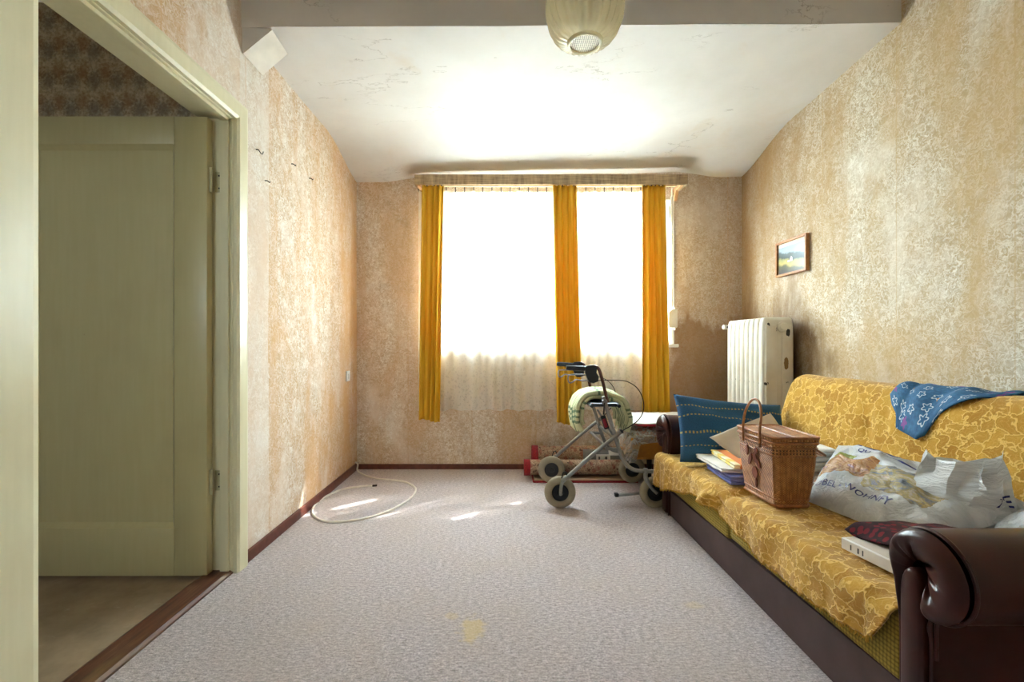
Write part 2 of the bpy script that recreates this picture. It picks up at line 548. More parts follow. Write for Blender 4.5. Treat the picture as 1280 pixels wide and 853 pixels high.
def mat_lampglass():
    m, nt, b, out = newmat('amber_pressed_glass')
    tr = nd(nt, 'ShaderNodeBsdfTransparent', {'Color': rgb(250, 246, 230)})
    gl = nd(nt, 'ShaderNodeBsdfGlossy', {'Color': (1, 0.97, 0.88, 1), 'Roughness': 0.10})
    df = nd(nt, 'ShaderNodeBsdfTranslucent', {'Color': rgb(250, 242, 212)})
    df2 = nd(nt, 'ShaderNodeBsdfDiffuse', {'Color': rgb(248, 238, 206)})
    dd = nd(nt, 'ShaderNodeMixShader', {0: 0.5, 1: df.outputs[0], 2: df2.outputs[0]})
    lw = nd(nt, 'ShaderNodeLayerWeight', {'Blend': 0.35})
    a = nd(nt, 'ShaderNodeMixShader', {0: 0.40, 1: tr.outputs[0], 2: dd.outputs[0]})
    mx = nd(nt, 'ShaderNodeMixShader', {0: mth(nt, 'ADD', mth(nt, 'MULTIPLY', lw.outputs['Fresnel'], 0.6), 0.05), 1: a.outputs[0], 2: gl.outputs[0]})
    nt.links.new(mx.outputs[0], out.inputs[0]); nt.nodes.remove(b)
    return m
M['lamp_glass'] = mat_lampglass()

def mat_throw():
    m, nt, b, _ = newmat('ochre_leaf_chenille')
    v = coord(nt, (1, 1, 1), 'UV')
    w = nd(nt, 'ShaderNodeTexNoise', {'Vector': v, 'Scale': 30.0, 'Detail': 2.5}).outputs['Color']
    off = nd(nt, 'ShaderNodeVectorMath', {0: w, 1: (0.5, 0.5, 0.5)}, operation='SUBTRACT').outputs[0]
    off = nd(nt, 'ShaderNodeVectorMath', {0: off, 'Scale': 0.085}, operation='SCALE').outputs[0]
    vv = nd(nt, 'ShaderNodeVectorMath', {0: v, 1: off}, operation='ADD').outputs[0]
    e = nd(nt, 'ShaderNodeTexVoronoi', {'Vector': vv, 'Scale': 20.0, 'Randomness': 0.85}, feature='DISTANCE_TO_EDGE', voronoi_dimensions='2D').outputs['Distance']
    cell = nd(nt, 'ShaderNodeTexVoronoi', {'Vector': vv, 'Scale': 20.0, 'Randomness': 0.85}, voronoi_dimensions='2D').outputs['Color']
    cv = nd(nt, 'ShaderNodeSeparateColor', {0: cell}).outputs[0]
    grain = noise(nt, v, 420, 2.0)
    leaf = mixc(nt, cv, rgb(176, 126, 32), rgb(208, 160, 60))
    leaf = mixc(nt, mth(nt, 'MULTIPLY', grain, 0.35), leaf, rgb(150, 106, 24))
    vein = mixc(nt, mth(nt, 'MULTIPLY', grain, 0.3), rgb(230, 192, 106), rgb(206, 164, 78))
    e2 = nd(nt, 'ShaderNodeTexVoronoi', {'Vector': vv, 'Scale': 46.0, 'Randomness': 1.0}, feature='DISTANCE_TO_EDGE', voronoi_dimensions='2D').outputs['Distance']
    inner = ramp(nt, e2, [(0.02, 0.28), (0.10, 0.0)])
    leaf = mixc(nt, inner, leaf, vein)
    c = mixc(nt, ramp(nt, e, [(0.03, 0.0), (0.085, 1.0)]), vein, leaf)
    setin(nt, b, Base_Color=c, Roughness=0.9)
    b.inputs['Specular IOR Level'].default_value = 0.15
    b.inputs['Sheen Weight'].default_value = 0.25
    h = mth(nt, 'ADD', ramp(nt, e, [(0.03, 1.0), (0.12, 0.0)]), mth(nt, 'MULTIPLY', grain, 0.5))
    bump(nt, b, h, 0.4, 0.004)
    return m
M['throw'] = mat_throw()

def mat_green():
    m, nt, b, _ = newmat('olive_honeycomb_upholstery')
    v = coord(nt)
    e = nd(nt, 'ShaderNodeTexVoronoi', {'Vector': v, 'Scale': 85.0, 'Randomness': 0.15}).outputs['Distance']
    c = ramp(nt, e, [(0.2, rgb(178, 156, 66)), (0.6, rgb(116, 100, 36))])
    setin(nt, b, Base_Color=c, Roughness=0.85)
    bump(nt, b, e, -0.6, 0.004)
    return m
M['green'] = mat_green()

def mat_leather():
    m, nt, b, _ = newmat('dark_brown_leatherette')
    v = coord(nt)
    n = noise(nt, v, 6, 5.0)
    c = ramp(nt, n, [(0.3, rgb(50, 20, 16)), (0.7, rgb(70, 32, 26))])
    setin(nt, b, Base_Color=c, Roughness=0.30)
    b.inputs['Specular IOR Level'].default_value = 0.36
    bump(nt, b, noise(nt, v, 260, 3.0), 0.06, 0.003)
    return m
M['leather'] = mat_leather()
M['base_panel'] = simple('dark_brown_base_board', rgb(78, 58, 57), 0.6, var=0.12, vscale=8, bmp=0.08, bscale=200)

def mat_pillow():
    m, nt, b, _ = newmat('blue_woven_pillow')
    v = coord(nt, (1, 1, 1), 'UV')
    sep = nd(nt, 'ShaderNodeSeparateXYZ', {0: v}).outputs
    g = noise(nt, v, 260, 3.0)
    c = ramp(nt, g, [(0.3, rgb(20, 62, 98)), (0.7, rgb(44, 100, 140))])
    wob = mth(nt, 'MULTIPLY', mth(nt, 'SUBTRACT', noise(nt, v, 7, 2), 0.5), 0.055)
    yy = mth(nt, 'ADD', sep[1], wob)
    dash = mth(nt, 'ADD', 0.35, mth(nt, 'MULTIPLY', mth(nt, 'SINE', mth(nt, 'MULTIPLY', sep[0], 330.0)), 0.65), clamp=True)
    for z0, hw in ((0.325, 0.004), (0.262, 0.0035), (0.165, 0.0065), (0.085, 0.0025)):
        l = mth(nt, 'LESS_THAN', mth(nt, 'ABSOLUTE', mth(nt, 'SUBTRACT', yy, z0)), hw)
        c = mixc(nt, mth(nt, 'MULTIPLY', mth(nt, 'MULTIPLY', l, dash), 0.9), c, rgb(204, 168, 72))
    setin(nt, b, Base_Color=c, Roughness=0.85)
    bump(nt, b, g, 0.25, 0.003)
    return m
M['pillow'] = mat_pillow()

def mat_wicker():
    m, nt, b, _ = newmat('brown_wicker_weave')
    v = coord(nt, (1, 1, 1), 'UV')
    sep = nd(nt, 'ShaderNodeSeparateXYZ', {0: v}).outputs
    s, t = sep[0], sep[1]
    ws = mth(nt, 'SINE', mth(nt, 'MULTIPLY', s, 2 * math.pi / 0.011))
    wt = mth(nt, 'SINE', mth(nt, 'MULTIPLY', t, 2 * math.pi / 0.0075))
    wv = mth(nt, 'MULTIPLY', ws, wt)
    n = noise(nt, v, 35, 4.0)
    c = ramp(nt, mth(nt, 'ADD', mth(nt, 'MULTIPLY', wv, 0.22), n), [(0.2, rgb(122, 74, 36)), (0.5, rgb(184, 122, 66)), (0.8, rgb(214, 160, 104))])
    st = ramp(nt, mth(nt, 'SINE', mth(nt, 'MULTIPLY', s, 2 * math.pi / 0.022)), [(0.3, 0.0), (0.95, 0.5)])
    c = mixc(nt, st, c, rgb(140, 84, 40))
    # open-work band below the rim and spots near the foot
    chk = mth(nt, 'GREATER_THAN', mth(nt, 'SINE', mth(nt, 'MULTIPLY', s, 2 * math.pi / 0.013)), 0.25)
    for lo, hi in ((0.212, 0.219), (0.224, 0.231)):
        band = mth(nt, 'MULTIPLY', mth(nt, 'GREATER_THAN', t, lo), mth(nt, 'LESS_THAN', t, hi))
        c = mixc(nt, mth(nt, 'MULTIPLY', mth(nt, 'MULTIPLY', band, chk), 0.85), c, rgb(44, 22, 12))
    spot = mth(nt, 'GREATER_THAN', mth(nt, 'SINE', mth(nt, 'MULTIPLY', s, 2 * math.pi / 0.030)), 0.8)
    for lo, hi in ((0.020, 0.028), (0.242, 0.250)):
        band = mth(nt, 'MULTIPLY', mth(nt, 'GREATER_THAN', t, lo), mth(nt, 'LESS_THAN', t, hi))
        c = mixc(nt, mth(nt, 'MULTIPLY', mth(nt, 'MULTIPLY', band, spot), 0.8), c, rgb(206, 160, 100))
    setin(nt, b, Base_Color=c, Roughness=0.42)
    bump(nt, b, wv, 0.6, 0.004)
    return m
M['wicker'] = mat_wicker()
M['cane'] = simple('brown_cane', rgb(172, 112, 66), 0.4, var=0.2, vscale=60)
M['leather_tag'] = simple('reddish_leather_applique', rgb(128, 66, 42), 0.5, var=0.1)

def mat_check_towel():
    m, nt, b, _ = newmat('yellow_check_tea_towel')
    sep = nd(nt, 'ShaderNodeSeparateXYZ', {0: coord(nt, (1, 1, 1), 'UV')}).outputs
    a = mth(nt, 'FRACT', mth(nt, 'MULTIPLY', sep[0], 9.0))
    d = mth(nt, 'FRACT', mth(nt, 'MULTIPLY', sep[1], 6.0))
    c = mixc(nt, mth(nt, 'LESS_THAN', a, 0.5), rgb(240, 214, 120), rgb(246, 236, 200))
    c = mixc(nt, mth(nt, 'LESS_THAN', mth(nt, 'ABSOLUTE', mth(nt, 'SUBTRACT', d, 0.35)), 0.16), c, rgb(226, 140, 84))
    c = mixc(nt, mth(nt, 'LESS_THAN', mth(nt, 'ABSOLUTE', mth(nt, 'SUBTRACT', d, 0.8)), 0.07), c, rgb(248, 246, 238))
    setin(nt, b, Base_Color=c, Roughness=0.9)
    return m
M['check'] = mat_check_towel()

def mat_green_towel():
    m, nt, b, _ = newmat('pale_green_striped_towel')
    v = coord(nt, (1, 1, 1), 'UV')
    sep = nd(nt, 'ShaderNodeSeparateXYZ', {0: v}).outputs
    g = noise(nt, v, 220, 3)
    c = ramp(nt, g, [(0.3, rgb(196, 200, 150)), (0.7, rgb(226, 228, 188))])
    for k_, p, w in ((0, 0.030, 0.009), (0, 0.07, 0.007), (0, 0.11, 0.009), (0, 0.22, 0.009), (0, 0.26, 0.008), (0, 0.36, 0.010), (0, 0.42, 0.009), (1, 0.10, 0.010), (1, 0.14, 0.008), (1, 0.18, 0.010), (1, 0.78, 0.010), (1, 0.82, 0.008), (1, 0.86, 0.010), (1, 0.46, 0.012), (1, 0.52, 0.010)):
        l = mth(nt, 'LESS_THAN', mth(nt, 'ABSOLUTE', mth(nt, 'SUBTRACT', sep[k_], p)), w)
        c = mixc(nt, mth(nt, 'MULTIPLY', l, 0.8), c, rgb(74, 112, 84))
    setin(nt, b, Base_Color=c, Roughness=0.95)
    bump(nt, b, g, 0.5, 0.005)
    return m
M['towel'] = mat_green_towel()

def mat_flower_cloth():
    m, nt, b, _ = newmat('blue_flowered_cotton')
    v = coord(nt, (1, 1, 1), 'UV')
    g = noise(nt, v, 90, 3)
    c = ramp(nt, g, [(0.3, rgb(22, 78, 122)), (0.7, rgb(44, 108, 152))])
    vr = nd(nt, 'ShaderNodeTexVoronoi', {'Vector': v, 'Scale': 19.0, 'Randomness': 0.75}, voronoi_dimensions='2D')
    d = vr.outputs['Distance']
    cs = nd(nt, 'ShaderNodeSeparateColor', {0: vr.outputs['Color']}).outputs
    pos = nd(nt, 'ShaderNodeVectorMath', {0: nd(nt, 'ShaderNodeVectorMath', {0: v, 'Scale': 19.0}, operation='SCALE').outputs[0], 1: nd(nt, 'ShaderNodeVectorMath', {0: vr.outputs['Position'], 'Scale': 19.0}, operation='SCALE').outputs[0]}, operation='SUBTRACT').outputs[0]
    ps = nd(nt, 'ShaderNodeSeparateXYZ', {0: pos}).outputs
    ang = mth(nt, 'ARCTAN2', ps[1], ps[0])
    pet = mth(nt, 'ADD', 0.23, mth(nt, 'MULTIPLY', mth(nt, 'COSINE', mth(nt, 'MULTIPLY', ang, 5.0)), 0.07))
    ring = mth(nt, 'LESS_THAN', mth(nt, 'ABSOLUTE', mth(nt, 'SUBTRACT', d, pet)), 0.04)
    fill = mth(nt, 'LESS_THAN', d, pet)
    white = mth(nt, 'MULTIPLY', ring, mth(nt, 'GREATER_THAN', cs[0], 0.5))
    purp = mth(nt, 'MULTIPLY', fill, mth(nt, 'LESS_THAN', cs[0], 0.3))
    c = mixc(nt, mth(nt, 'MULTIPLY', white, 0.75), c, rgb(206, 220, 230))
    c = mixc(nt, mth(nt, 'MULTIPLY', purp, 0.85), c, rgb(128, 60, 138))
    setin(nt, b, Base_Color=c, Roughness=0.75)
    return m
M['flower'] = mat_flower_cloth()

def mat_red_garment():
    m, nt, b, _ = newmat('black_cloth_with_red_dots')
    v = coord(nt, (1, 1, 1), 'UV')
    vr = nd(nt, 'ShaderNodeTexVoronoi', {'Vector': v, 'Scale': 52.0, 'Randomness': 0.9}, voronoi_dimensions='2D')
    cs = nd(nt, 'ShaderNodeSeparateColor', {0: vr.outputs['Color']}).outputs
    dot = mth(nt, 'MULTIPLY', mth(nt, 'LESS_THAN', vr.outputs['Distance'], 0.36), mth(nt, 'GREATER_THAN', cs[0], 0.45))
    n = noise(nt, v, 24, 4)
    c = ramp(nt, n, [(0.35, rgb(34, 14, 20)), (0.7, rgb(78, 20, 34))])
    c = mixc(nt, dot, c, rgb(122, 14, 32))
    setin(nt, b, Base_Color=c, Roughness=0.8)
    return m
M['garment'] = mat_red_garment()

def mat_bag(name, prints):
    m, nt, b, out = newmat(name)
    v = coord(nt, (1, 1, 1), 'UV')
    sep = nd(nt, 'ShaderNodeSeparateXYZ', {0: v}).outputs
    u, w = sep[0], sep[1]
    n = noise(nt, v, 5, 4.0)
    c = ramp(nt, n, [(0.3, rgb(206, 212, 216)), (0.7, rgb(232, 236, 238))])
    if prints:
        wob = mth(nt, 'MULTIPLY', mth(nt, 'SUBTRACT', noise(nt, v, 9, 3), 0.5), 0.10)
        def region(u0, u1, v0, v1):
            a = mth(nt, 'ADD', u, wob); d = mth(nt, 'ADD', w, wob)
            r = mth(nt, 'MULTIPLY', mth(nt, 'GREATER_THAN', a, u0), mth(nt, 'LESS_THAN', a, u1))
            return mth(nt, 'MULTIPLY', r, mth(nt, 'MULTIPLY', mth(nt, 'GREATER_THAN', d, v0), mth(nt, 'LESS_THAN', d, v1)))
        pic = noise(nt, coord(nt, (1, 1.8, 1), 'UV'), 11, 5.0, 0.65, 0.6)
        p1 = ramp(nt, pic, [(0.30, rgb(96, 58, 30)), (0.42, rgb(176, 118, 62)), (0.52, rgb(206, 158, 100)), (0.60, rgb(150, 84, 44)), (0.72, rgb(228, 214, 200))])
        c = mixc(nt, region(0.03, 0.42, 0.33, 0.60), c, p1)
        pic2 = noise(nt, coord(nt, (1, 1.5, 1), 'UV', loc=(3, 1, 0)), 10, 5.0, 0.6, 0.6)
        p2 = ramp(nt, pic2, [(0.30, rgb(92, 98, 106)), (0.42, rgb(150, 154, 156)), (0.52, rgb(190, 172, 112)), (0.62, rgb(216, 206, 190)), (0.72, rgb(168, 120, 80))])
        c = mixc(nt, region(0.42, 0.86, 0.24, 0.56), c, p2)
        c = mixc(nt, region(0.08, 0.24, 0.60, 0.66), c, rgb(150, 158, 82))
    b.inputs['Roughness'].default_value = 0.24
    b.inputs['Specular IOR Level'].default_value = 0.6
    setin(nt, b, Base_Color=c)
    rg = mth(nt, 'ABSOLUTE', mth(nt, 'SUBTRACT', noise(nt, v, 7, 3.0, 0.5, 1.2), 0.5))
    bump(nt, b, mth(nt, 'ADD', mth(nt, 'MULTIPLY', rg, 3.0), noise(nt, v, 16, 5.0, 0.6, 0.8)), 0.45, 0.02)
    tl = nd(nt, 'ShaderNodeBsdfTranslucent', {'Color': c})
    mx = nd(nt, 'ShaderNodeMixShader', {0: 0.18, 1: b.outputs[0], 2: tl.outputs[0]})
    nt.links.new(mx.outputs[0], out.inputs[0])
    return m
M['bag'] = mat_bag('printed_white_plastic', True)
M['bag_plain'] = mat_bag('thin_white_plastic', False)
M['ink'] = simple('navy_print_ink', rgb(22, 38, 112), 0.35, var=0.05)
M['ink2'] = simple('grey_print_ink', rgb(90, 92, 98), 0.5, var=0.05)

def mat_film():
    m, nt, b, out = newmat('clear_plastic_film')
    tr = nd(nt, 'ShaderNodeBsdfTransparent', {'Color': (0.95, 0.95, 0.93, 1)})
    gl = nd(nt, 'ShaderNodeBsdfGlossy', {'Color': (1, 1, 1, 1), 'Roughness': 0.15})
    df = nd(nt, 'ShaderNodeBsdfDiffuse', {'Color': rgb(220, 214, 204)})
    n = noise(nt, coord(nt), 22, 5.0, 0.6, 0.8)
    a = nd(nt, 'ShaderNodeMixShader', {0: ramp(nt, n, [(0.4, 0.22), (0.7, 0.6)]), 1: tr.outputs[0], 2: df.outputs[0]})
    mx = nd(nt, 'ShaderNodeMixShader', {0: 0.12, 1: a.outputs[0], 2: gl.outputs[0]})
    nt.links.new(mx.outputs[0], out.inputs[0]); nt.nodes.remove(b)
    return m
M['film'] = mat_film()

def mat_rug(name, flip):
    m, nt, b, _ = newmat(name)
    v = coord(nt, (1, 1, 1), 'UV')
    n = noise(nt, v, 38, 3.0, 0.6, 1.0)
    c = ramp(nt, n, [(0.36, rgb(88, 60, 48)), (0.46, rgb(178, 152, 122)), (0.54, rgb(132, 92, 72)), (0.62, rgb(196, 172, 142)), (0.7, rgb(74, 60, 56))])
    wv = nd(nt, 'ShaderNodeTexVoronoi', {'Vector': v, 'Scale': 16.0}, voronoi_dimensions='2D').outputs['Distance']
    c = mixc(nt, ramp(nt, wv, [(0.12, 0.55), (0.30, 0.0)]), c, rgb(136, 54, 46))
    setin(nt, b, Base_Color=c, Roughness=0.95)
    bump(nt, b, noise(nt, v, 300, 2), 0.5, 0.004)
    return m
M['rug'] = mat_rug('patterned_rug_back', False)
M['rug_red'] = simple('crimson_rug_edge', rgb(150, 26, 36), 0.9, var=0.2, vscale=80, bmp=0.4, bscale=300)

M['steel_grey'] = simple('silver_grey_lacquered_tube', rgb(150, 150, 146), 0.32, 0.55, var=0.05)
M['brown_tube'] = simple('copper_brown_tube', rgb(92, 54, 42), 0.35, 0.3, var=0.08)
M['black_plastic'] = simple('black_plastic', rgb(32, 36, 42), 0.45, var=0.1)
M['black_rubber'] = simple('black_cable_sheath', rgb(28, 26, 26), 0.5, var=0.1)
M['tyre'] = simple('beige_grey_tyre', rgb(158, 148, 126), 0.75, var=0.08, vscale=14)
M['lever'] = simple('grey_brake_lever', rgb(140, 142, 146), 0.35, 0.2, var=0.05)
M['red_plastic'] = simple('red_plastic', rgb(150, 34, 48), 0.45)
M['white_paint'] = simple('white_window_paint', rgb(236, 234, 228), 0.4, var=0.03)
M['white_plastic'] = simple('white_plastic', rgb(228, 226, 220), 0.4, var=0.03)
M['belt'] = simple('white_grey_belt', rgb(216, 214, 208), 0.7, var=0.05)
M['bracket'] = simple('pale_orange_wood', rgb(214, 172, 128), 0.5, var=0.08)
M['metal_dark'] = simple('dark_wire', rgb(58, 48, 42), 0.5, 0.5)
M['hook'] = simple('grey_plastic_hook', rgb(110, 100, 92), 0.6)
M['rail'] = simple('cream_rail', rgb(226, 208, 172), 0.5)
M['cable'] = simple('off_white_cable', rgb(236, 230, 218), 0.5, var=0.05)
M['paper'] = simple('white_paper', rgb(232, 230, 226), 0.6, var=0.03)
M['cream_card'] = simple('cream_cloth_sheet', rgb(222, 214, 202), 0.8, var=0.05, vscale=12)
M['white_cloth'] = simple('white_cotton', rgb(232, 230, 226), 0.9, var=0.04, bmp=0.2, bscale=60)
M['lavender'] = simple('lavender_blue_towel', rgb(122, 128, 196), 0.9, var=0.08, bmp=0.3, bscale=200)
M['grey_label'] = simple('grey_label', rgb(128, 128, 128), 0.4)
M['ochre_cushion'] = simple('ochre_brown_upholstery', rgb(166, 110, 30), 0.85, var=0.08, vscale=30, bmp=0.2)
M['wood_dark'] = simple('dark_wood', rgb(70, 44, 32), 0.5, var=0.15)
M['wood_frame'] = simple('light_brown_frame_wood', rgb(176, 120, 70), 0.45, var=0.12, vscale=50)
M['passepartout'] = simple('cream_mount', rgb(228, 216, 190), 0.7, var=0.02)
M['brass'] = simple('painted_hinge', rgb(186, 178, 140), 0.4, 0.2, var=0.08)
M['magenta'] = simple('crimson_magazine', rgb(176, 40, 60), 0.35)
M['dark_gap'] = simple('dark_inside', rgb(26, 26, 30), 0.8)

def mat_magazine():
    m, nt, b, _ = newmat('magazine_print')
    n = noise(nt, coord(nt, (1, 1, 1)), 16, 5.0, 0.6, 0.5)
    c = ramp(nt, n, [(0.3, rgb(90, 66, 52)), (0.42, rgb(196, 128, 84)), (0.5, rgb(226, 214, 202)), (0.6, rgb(178, 160, 150)), (0.7, rgb(214, 116, 60))])
    setin(nt, b, Base_Color=c, Roughness=0.35)
    return m
M['magazine'] = mat_magazine()

def mat_radiator():
    m, nt, b, _ = newmat('chipped_white_radiator_enamel')
    v = coord(nt)
    n = noise(nt, v, 9, 5.0)
    c = ramp(nt, n, [(0.3, rgb(218, 211, 194)), (0.7, rgb(232, 227, 214))])
    chip = noise(nt, coord(nt, (1, 1, 0.7)), 16.0, 4.0, 0.6)
    c = mixc(nt, ramp(nt, chip, [(0.712, 0.0), (0.72, 1.0)]), c, rgb(48, 40, 34))
    # the big chips on the end section
    sp = nd(nt, 'ShaderNodeSeparateXYZ', {0: v}).outputs
    for cy, cz, ry, rz, col in ((0.165, 1.11, 0.014, 0.026, rgb(40, 36, 34)), (0.152, 0.905, 0.014, 0.045, rgb(140, 108, 62)), (0.04, 1.165, 0.008, 0.010, rgb(50, 44, 40)), (0.02, 0.77, 0.008, 0.010, rgb(40, 36, 34))):
        dx = mth(nt, 'MULTIPLY', mth(nt, 'SUBTRACT', sp[0], cy), 1 / ry)
        dz = mth(nt, 'MULTIPLY', mth(nt, 'SUBTRACT', sp[2], cz), 1 / rz)
        d = mth(nt, 'SQRT', mth(nt, 'ADD', mth(nt, 'MULTIPLY', dx, dx), mth(nt, 'MULTIPLY', dz, dz)))
        d = mth(nt, 'ADD', d, mth(nt, 'MULTIPLY', mth(nt, 'SUBTRACT', noise(nt, v, 60, 3), 0.5), 0.9))
        c = mixc(nt, mth(nt, 'LESS_THAN', d, 1.0), c, col)
    setin(nt, b, Base_Color=c, Roughness=0.35)
    return m
M['radiator'] = mat_radiator()

def mat_picture():
    m, nt, b, _ = newmat('landscape_print')
    v = coord(nt)
    sp = nd(nt, 'ShaderNodeSeparateXYZ', {0: v}).outputs
    z = mth(nt, 'ADD', sp[2], mth(nt, 'MULTIPLY', mth(nt, 'SUBTRACT', noise(nt, v, 18, 4), 0.5), 0.05))
    z = mth(nt, 'ADD', z, mth(nt, 'MULTIPLY', sp[1], -0.18))
    zz = mth(nt, 'ADD', mth(nt, 'MULTIPLY', z, 4.6), 0.5)
    c = ramp(nt, zz, [(0.02, rgb(70, 66, 50)), (0.18, rgb(96, 92, 60)), (0.26, rgb(186, 168, 96)), (0.38, rgb(150, 148, 88)), (0.44, rgb(60, 74, 70)), (0.60, rgb(84, 100, 100)), (0.66, rgb(160, 176, 184)), (0.95, rgb(136, 158, 178))])
    setin(nt, b, Base_Color=c, Roughness=0.3)
    return m
M['picture'] = mat_picture()

# ------------------------------------------------------------------ the room shell
XL, XR, YB = -1.22, 1.97, 3.772
YF = -1.3
WT = 0.22             # thickness of the outer wall
DOOR_Y0, DOOR_Y1, DOOR_Z = 1.177, 2.050, 2.050
WX0, WX1, WZ0, WZ1 = -0.56, 1.378, 1.035, 2.235
HX = -2.75            # far side of the hall
LT = 0.15             # thickness of the wall to the hall

def struct(o): 
    o['kind'] = 'structure'; return o

def quadgrid(name, mat, fn, nu, nv, **k):
    return struct(MB().grid(fn, nu, nv).build(name, mat, **k))

# floor slab
struct(MB().box(XL, XR + 0.1, YF - 0.1, YB + 0.02, -0.1, 0.0).build('floor', M['carpet']))
struct(MB().box(HX - 0.1, XL - 0.118, YF - 0.1, 2.5, -0.1, -0.004).build('floor_hall', M['hall_floor']))

# wall to the hall, with the doorway
w = MB()
w.box(XL - LT, XL, YF - 0.1, DOOR_Y0, -0.1, 2.95)
w.box(XL - LT, XL, DOOR_Y1, YB + WT, -0.1, 2.95)
w.box(XL - LT, XL, DOOR_Y0, DOOR_Y1, DOOR_Z, 2.95)
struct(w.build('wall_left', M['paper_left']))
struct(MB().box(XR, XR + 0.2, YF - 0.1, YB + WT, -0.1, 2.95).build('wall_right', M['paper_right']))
struct(MB().box(XL - LT, XR + 0.2, YF - 0.2, YF, -0.1, 2.95).build('wall_front', M['ceiling']))
w = MB()
w.box(XL, WX0, YB, YB + WT, -0.1, 2.95)
w.box(WX1, XR, YB, YB + WT, -0.1, 2.95)
w.box(WX0, WX1, YB, YB + WT, -0.1, WZ0)
w.box(WX0, WX1, YB, YB + WT, WZ1, 2.95)
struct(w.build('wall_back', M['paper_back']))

# ceilings: a lower one by the window with a cove, a higher one in front, and the step between
def step_y(x): return lerp(2.115, 2.255, (x - XL) / (XR - XL))
def low_z(x, y):
    t = (x - XL) / (XR - XL)
    f = lerp(2.505, 2.625, t) - lerp(-0.01, 0.05, t) * sstep(2.2, 3.3, y)
    mid = sstep(-1.02, -0.62, x) * (1 - sstep(1.42, 1.80, x))
    drop = lerp(0.14, 0.155, t) * (1 - 0.28 * mid)
    cove = sstep(3.10, 3.80, y)
    rip = 0.006 * nz(x * 2.0, y * 2.0)
    ridge = 0.002 * mid * math.exp(-((y - 3.52) / 0.03) ** 2)
    return f - drop * cove + rip - ridge
m_ = MB().grid(lambda u, v: (lerp(XL - 0.01, XR + 0.01, u), lerp(step_y(lerp(XL, XR, u)), YB + 0.01, v), low_z(lerp(XL, XR, u), lerp(step_y(lerp(XL, XR, u)), YB, v))), 60, 40)
struct(m_.build('ceiling', M['ceiling'], smooth=60))
def hi_z(x): return lerp(2.635, 2.745, (x - XL) / (XR - XL))
struct(MB().grid(lambda u, v: (lerp(XL - 0.02, XR + 0.02, u), lerp(YF - 0.05, step_y(lerp(XL, XR, u)) + 0.02, v), hi_z(lerp(XL, XR, u))), 8, 8).build('ceiling', M['ceiling']))
def stepf(u, v):
    x = lerp(XL - 0.01, XR + 0.01, u)
    z0 = low_z(x, step_y(x))
    return (x, step_y(x) + 0.012 * nz(x * 1.3, 4.0), lerp(z0, hi_z(x) + 0.02, v))
struct(MB().grid(stepf, 40, 3).build('trim_1', M['ceiling'], smooth=60))
# closed cap above both ceilings keeps the sky out
struct(MB().box(HX - 0.2, XR + 0.2, YF - 0.2, YB + WT, 2.95, 3.0).build('ceiling', M['ceiling']))

# slanting patch that closes the corner of wall and ceiling behind the step
a = P(302, 68, step_y(XL) + 0.0); 
z0 = low_z(XL, 2.12)
A0 = Vector((XL + 0.002, 2.118, z0 - 0.115)); B0 = Vector((XL + 0.135, 2.122, z0 - 0.002))
A1 = Vector((XL + 0.002, 2.29, z0 - 0.115)); B1 = Vector((XL + 0.125, 2.295, z0 - 0.004))
C0 = Vector((XL + 0.002, 2.118, z0 + 0.004)); C1 = Vector((XL + 0.002, 2.29, z0 + 0.004))
t = MB().add([A0, B0, C0, A1, B1, C1], [(0, 1, 2), (3, 5, 4), (0, 3, 4, 1), (0, 2, 5, 3), (1, 4, 5, 2)])
struct(t.build('trim_2', M['ceiling'], smooth=0))
n_ = (B0 - A0).cross(A1 - A0).normalized()
if n_.z > 0: n_ = -n_
t = MB().add([A0 + n_ * .001, B0 + n_ * .001, B1 + n_ * .001, A1 + n_ * .001, A0 + n_ * .006, B0 + n_ * .006, B1 + n_ * .006, A1 + n_ * .006],
             [(0, 1, 2, 3), (4, 5, 6, 7), (0, 1, 5, 4), (1, 2, 6, 5), (2, 3, 7, 6), (3, 0, 4, 7)])
tag(t.build('tape_patch', M['cream_card'], origin=A0, smooth=0), 'off-white patch stuck across the corner of left wall and ceiling step', 'tape')

# hall shell
struct(MB().box(HX - 0.1, XL - LT, 2.22, 2.42, -0.1, 2.95).build('wall_hall', M['paper_hall']))
struct(MB().box(HX - 0.2, HX, YF - 0.1, 2.42, -0.1, 2.95).build('wall_hall', M['paper_hall']))
FX0, FX1, FZ0, FZ1 = -2.35, -1.90, 1.45, 2.05      # unseen window added at the near hall end to light hall and door
w = MB()
w.box(HX - 0.1, FX0, YF - 0.2, YF, -0.1, 2.95)
w.box(FX1, XL - LT, YF - 0.2, YF, -0.1, 2.95)
w.box(FX0, FX1, YF - 0.2, YF, -0.1, FZ0)
w.box(FX0, FX1, YF - 0.2, YF, FZ1, 2.95)
struct(w.build('wall_hall', M['paper_hall']))
struct(MB().box(HX - 0.1, XL - LT, YF - 0.1, 2.4, 2.70, 2.75).build('ceiling_hall', M['ceiling']))

# baseboards
def bb(name, x0, x1, y0, y1, h=0.05):
    struct(MB().box(x0, x1, y0, y1, 0.0, h, 0.004).build(name, M['base_wood']))
bb('baseboard_left', XL, XL + 0.016, DOOR_Y1 + 0.088, YB, 0.055)
bb('baseboard_left', XL, XL + 0.016, YF, DOOR_Y0 - 0.15, 0.055)
bb('baseboard_back', XL + 0.016, XR - 0.016, YB - 0.018, YB, 0.042)
bb('baseboard_right', XR - 0.016, XR, YF, YB, 0.05)

# unseen ground added far below the windows to shape light on the ceiling
struct(MB().box(-60, 60, -60, 60, -3.2, -3.0).build('floor_outdoors_added', simple('added_ground', rgb(156, 152, 144), 0.95, var=0.2, vscale=0.5)))

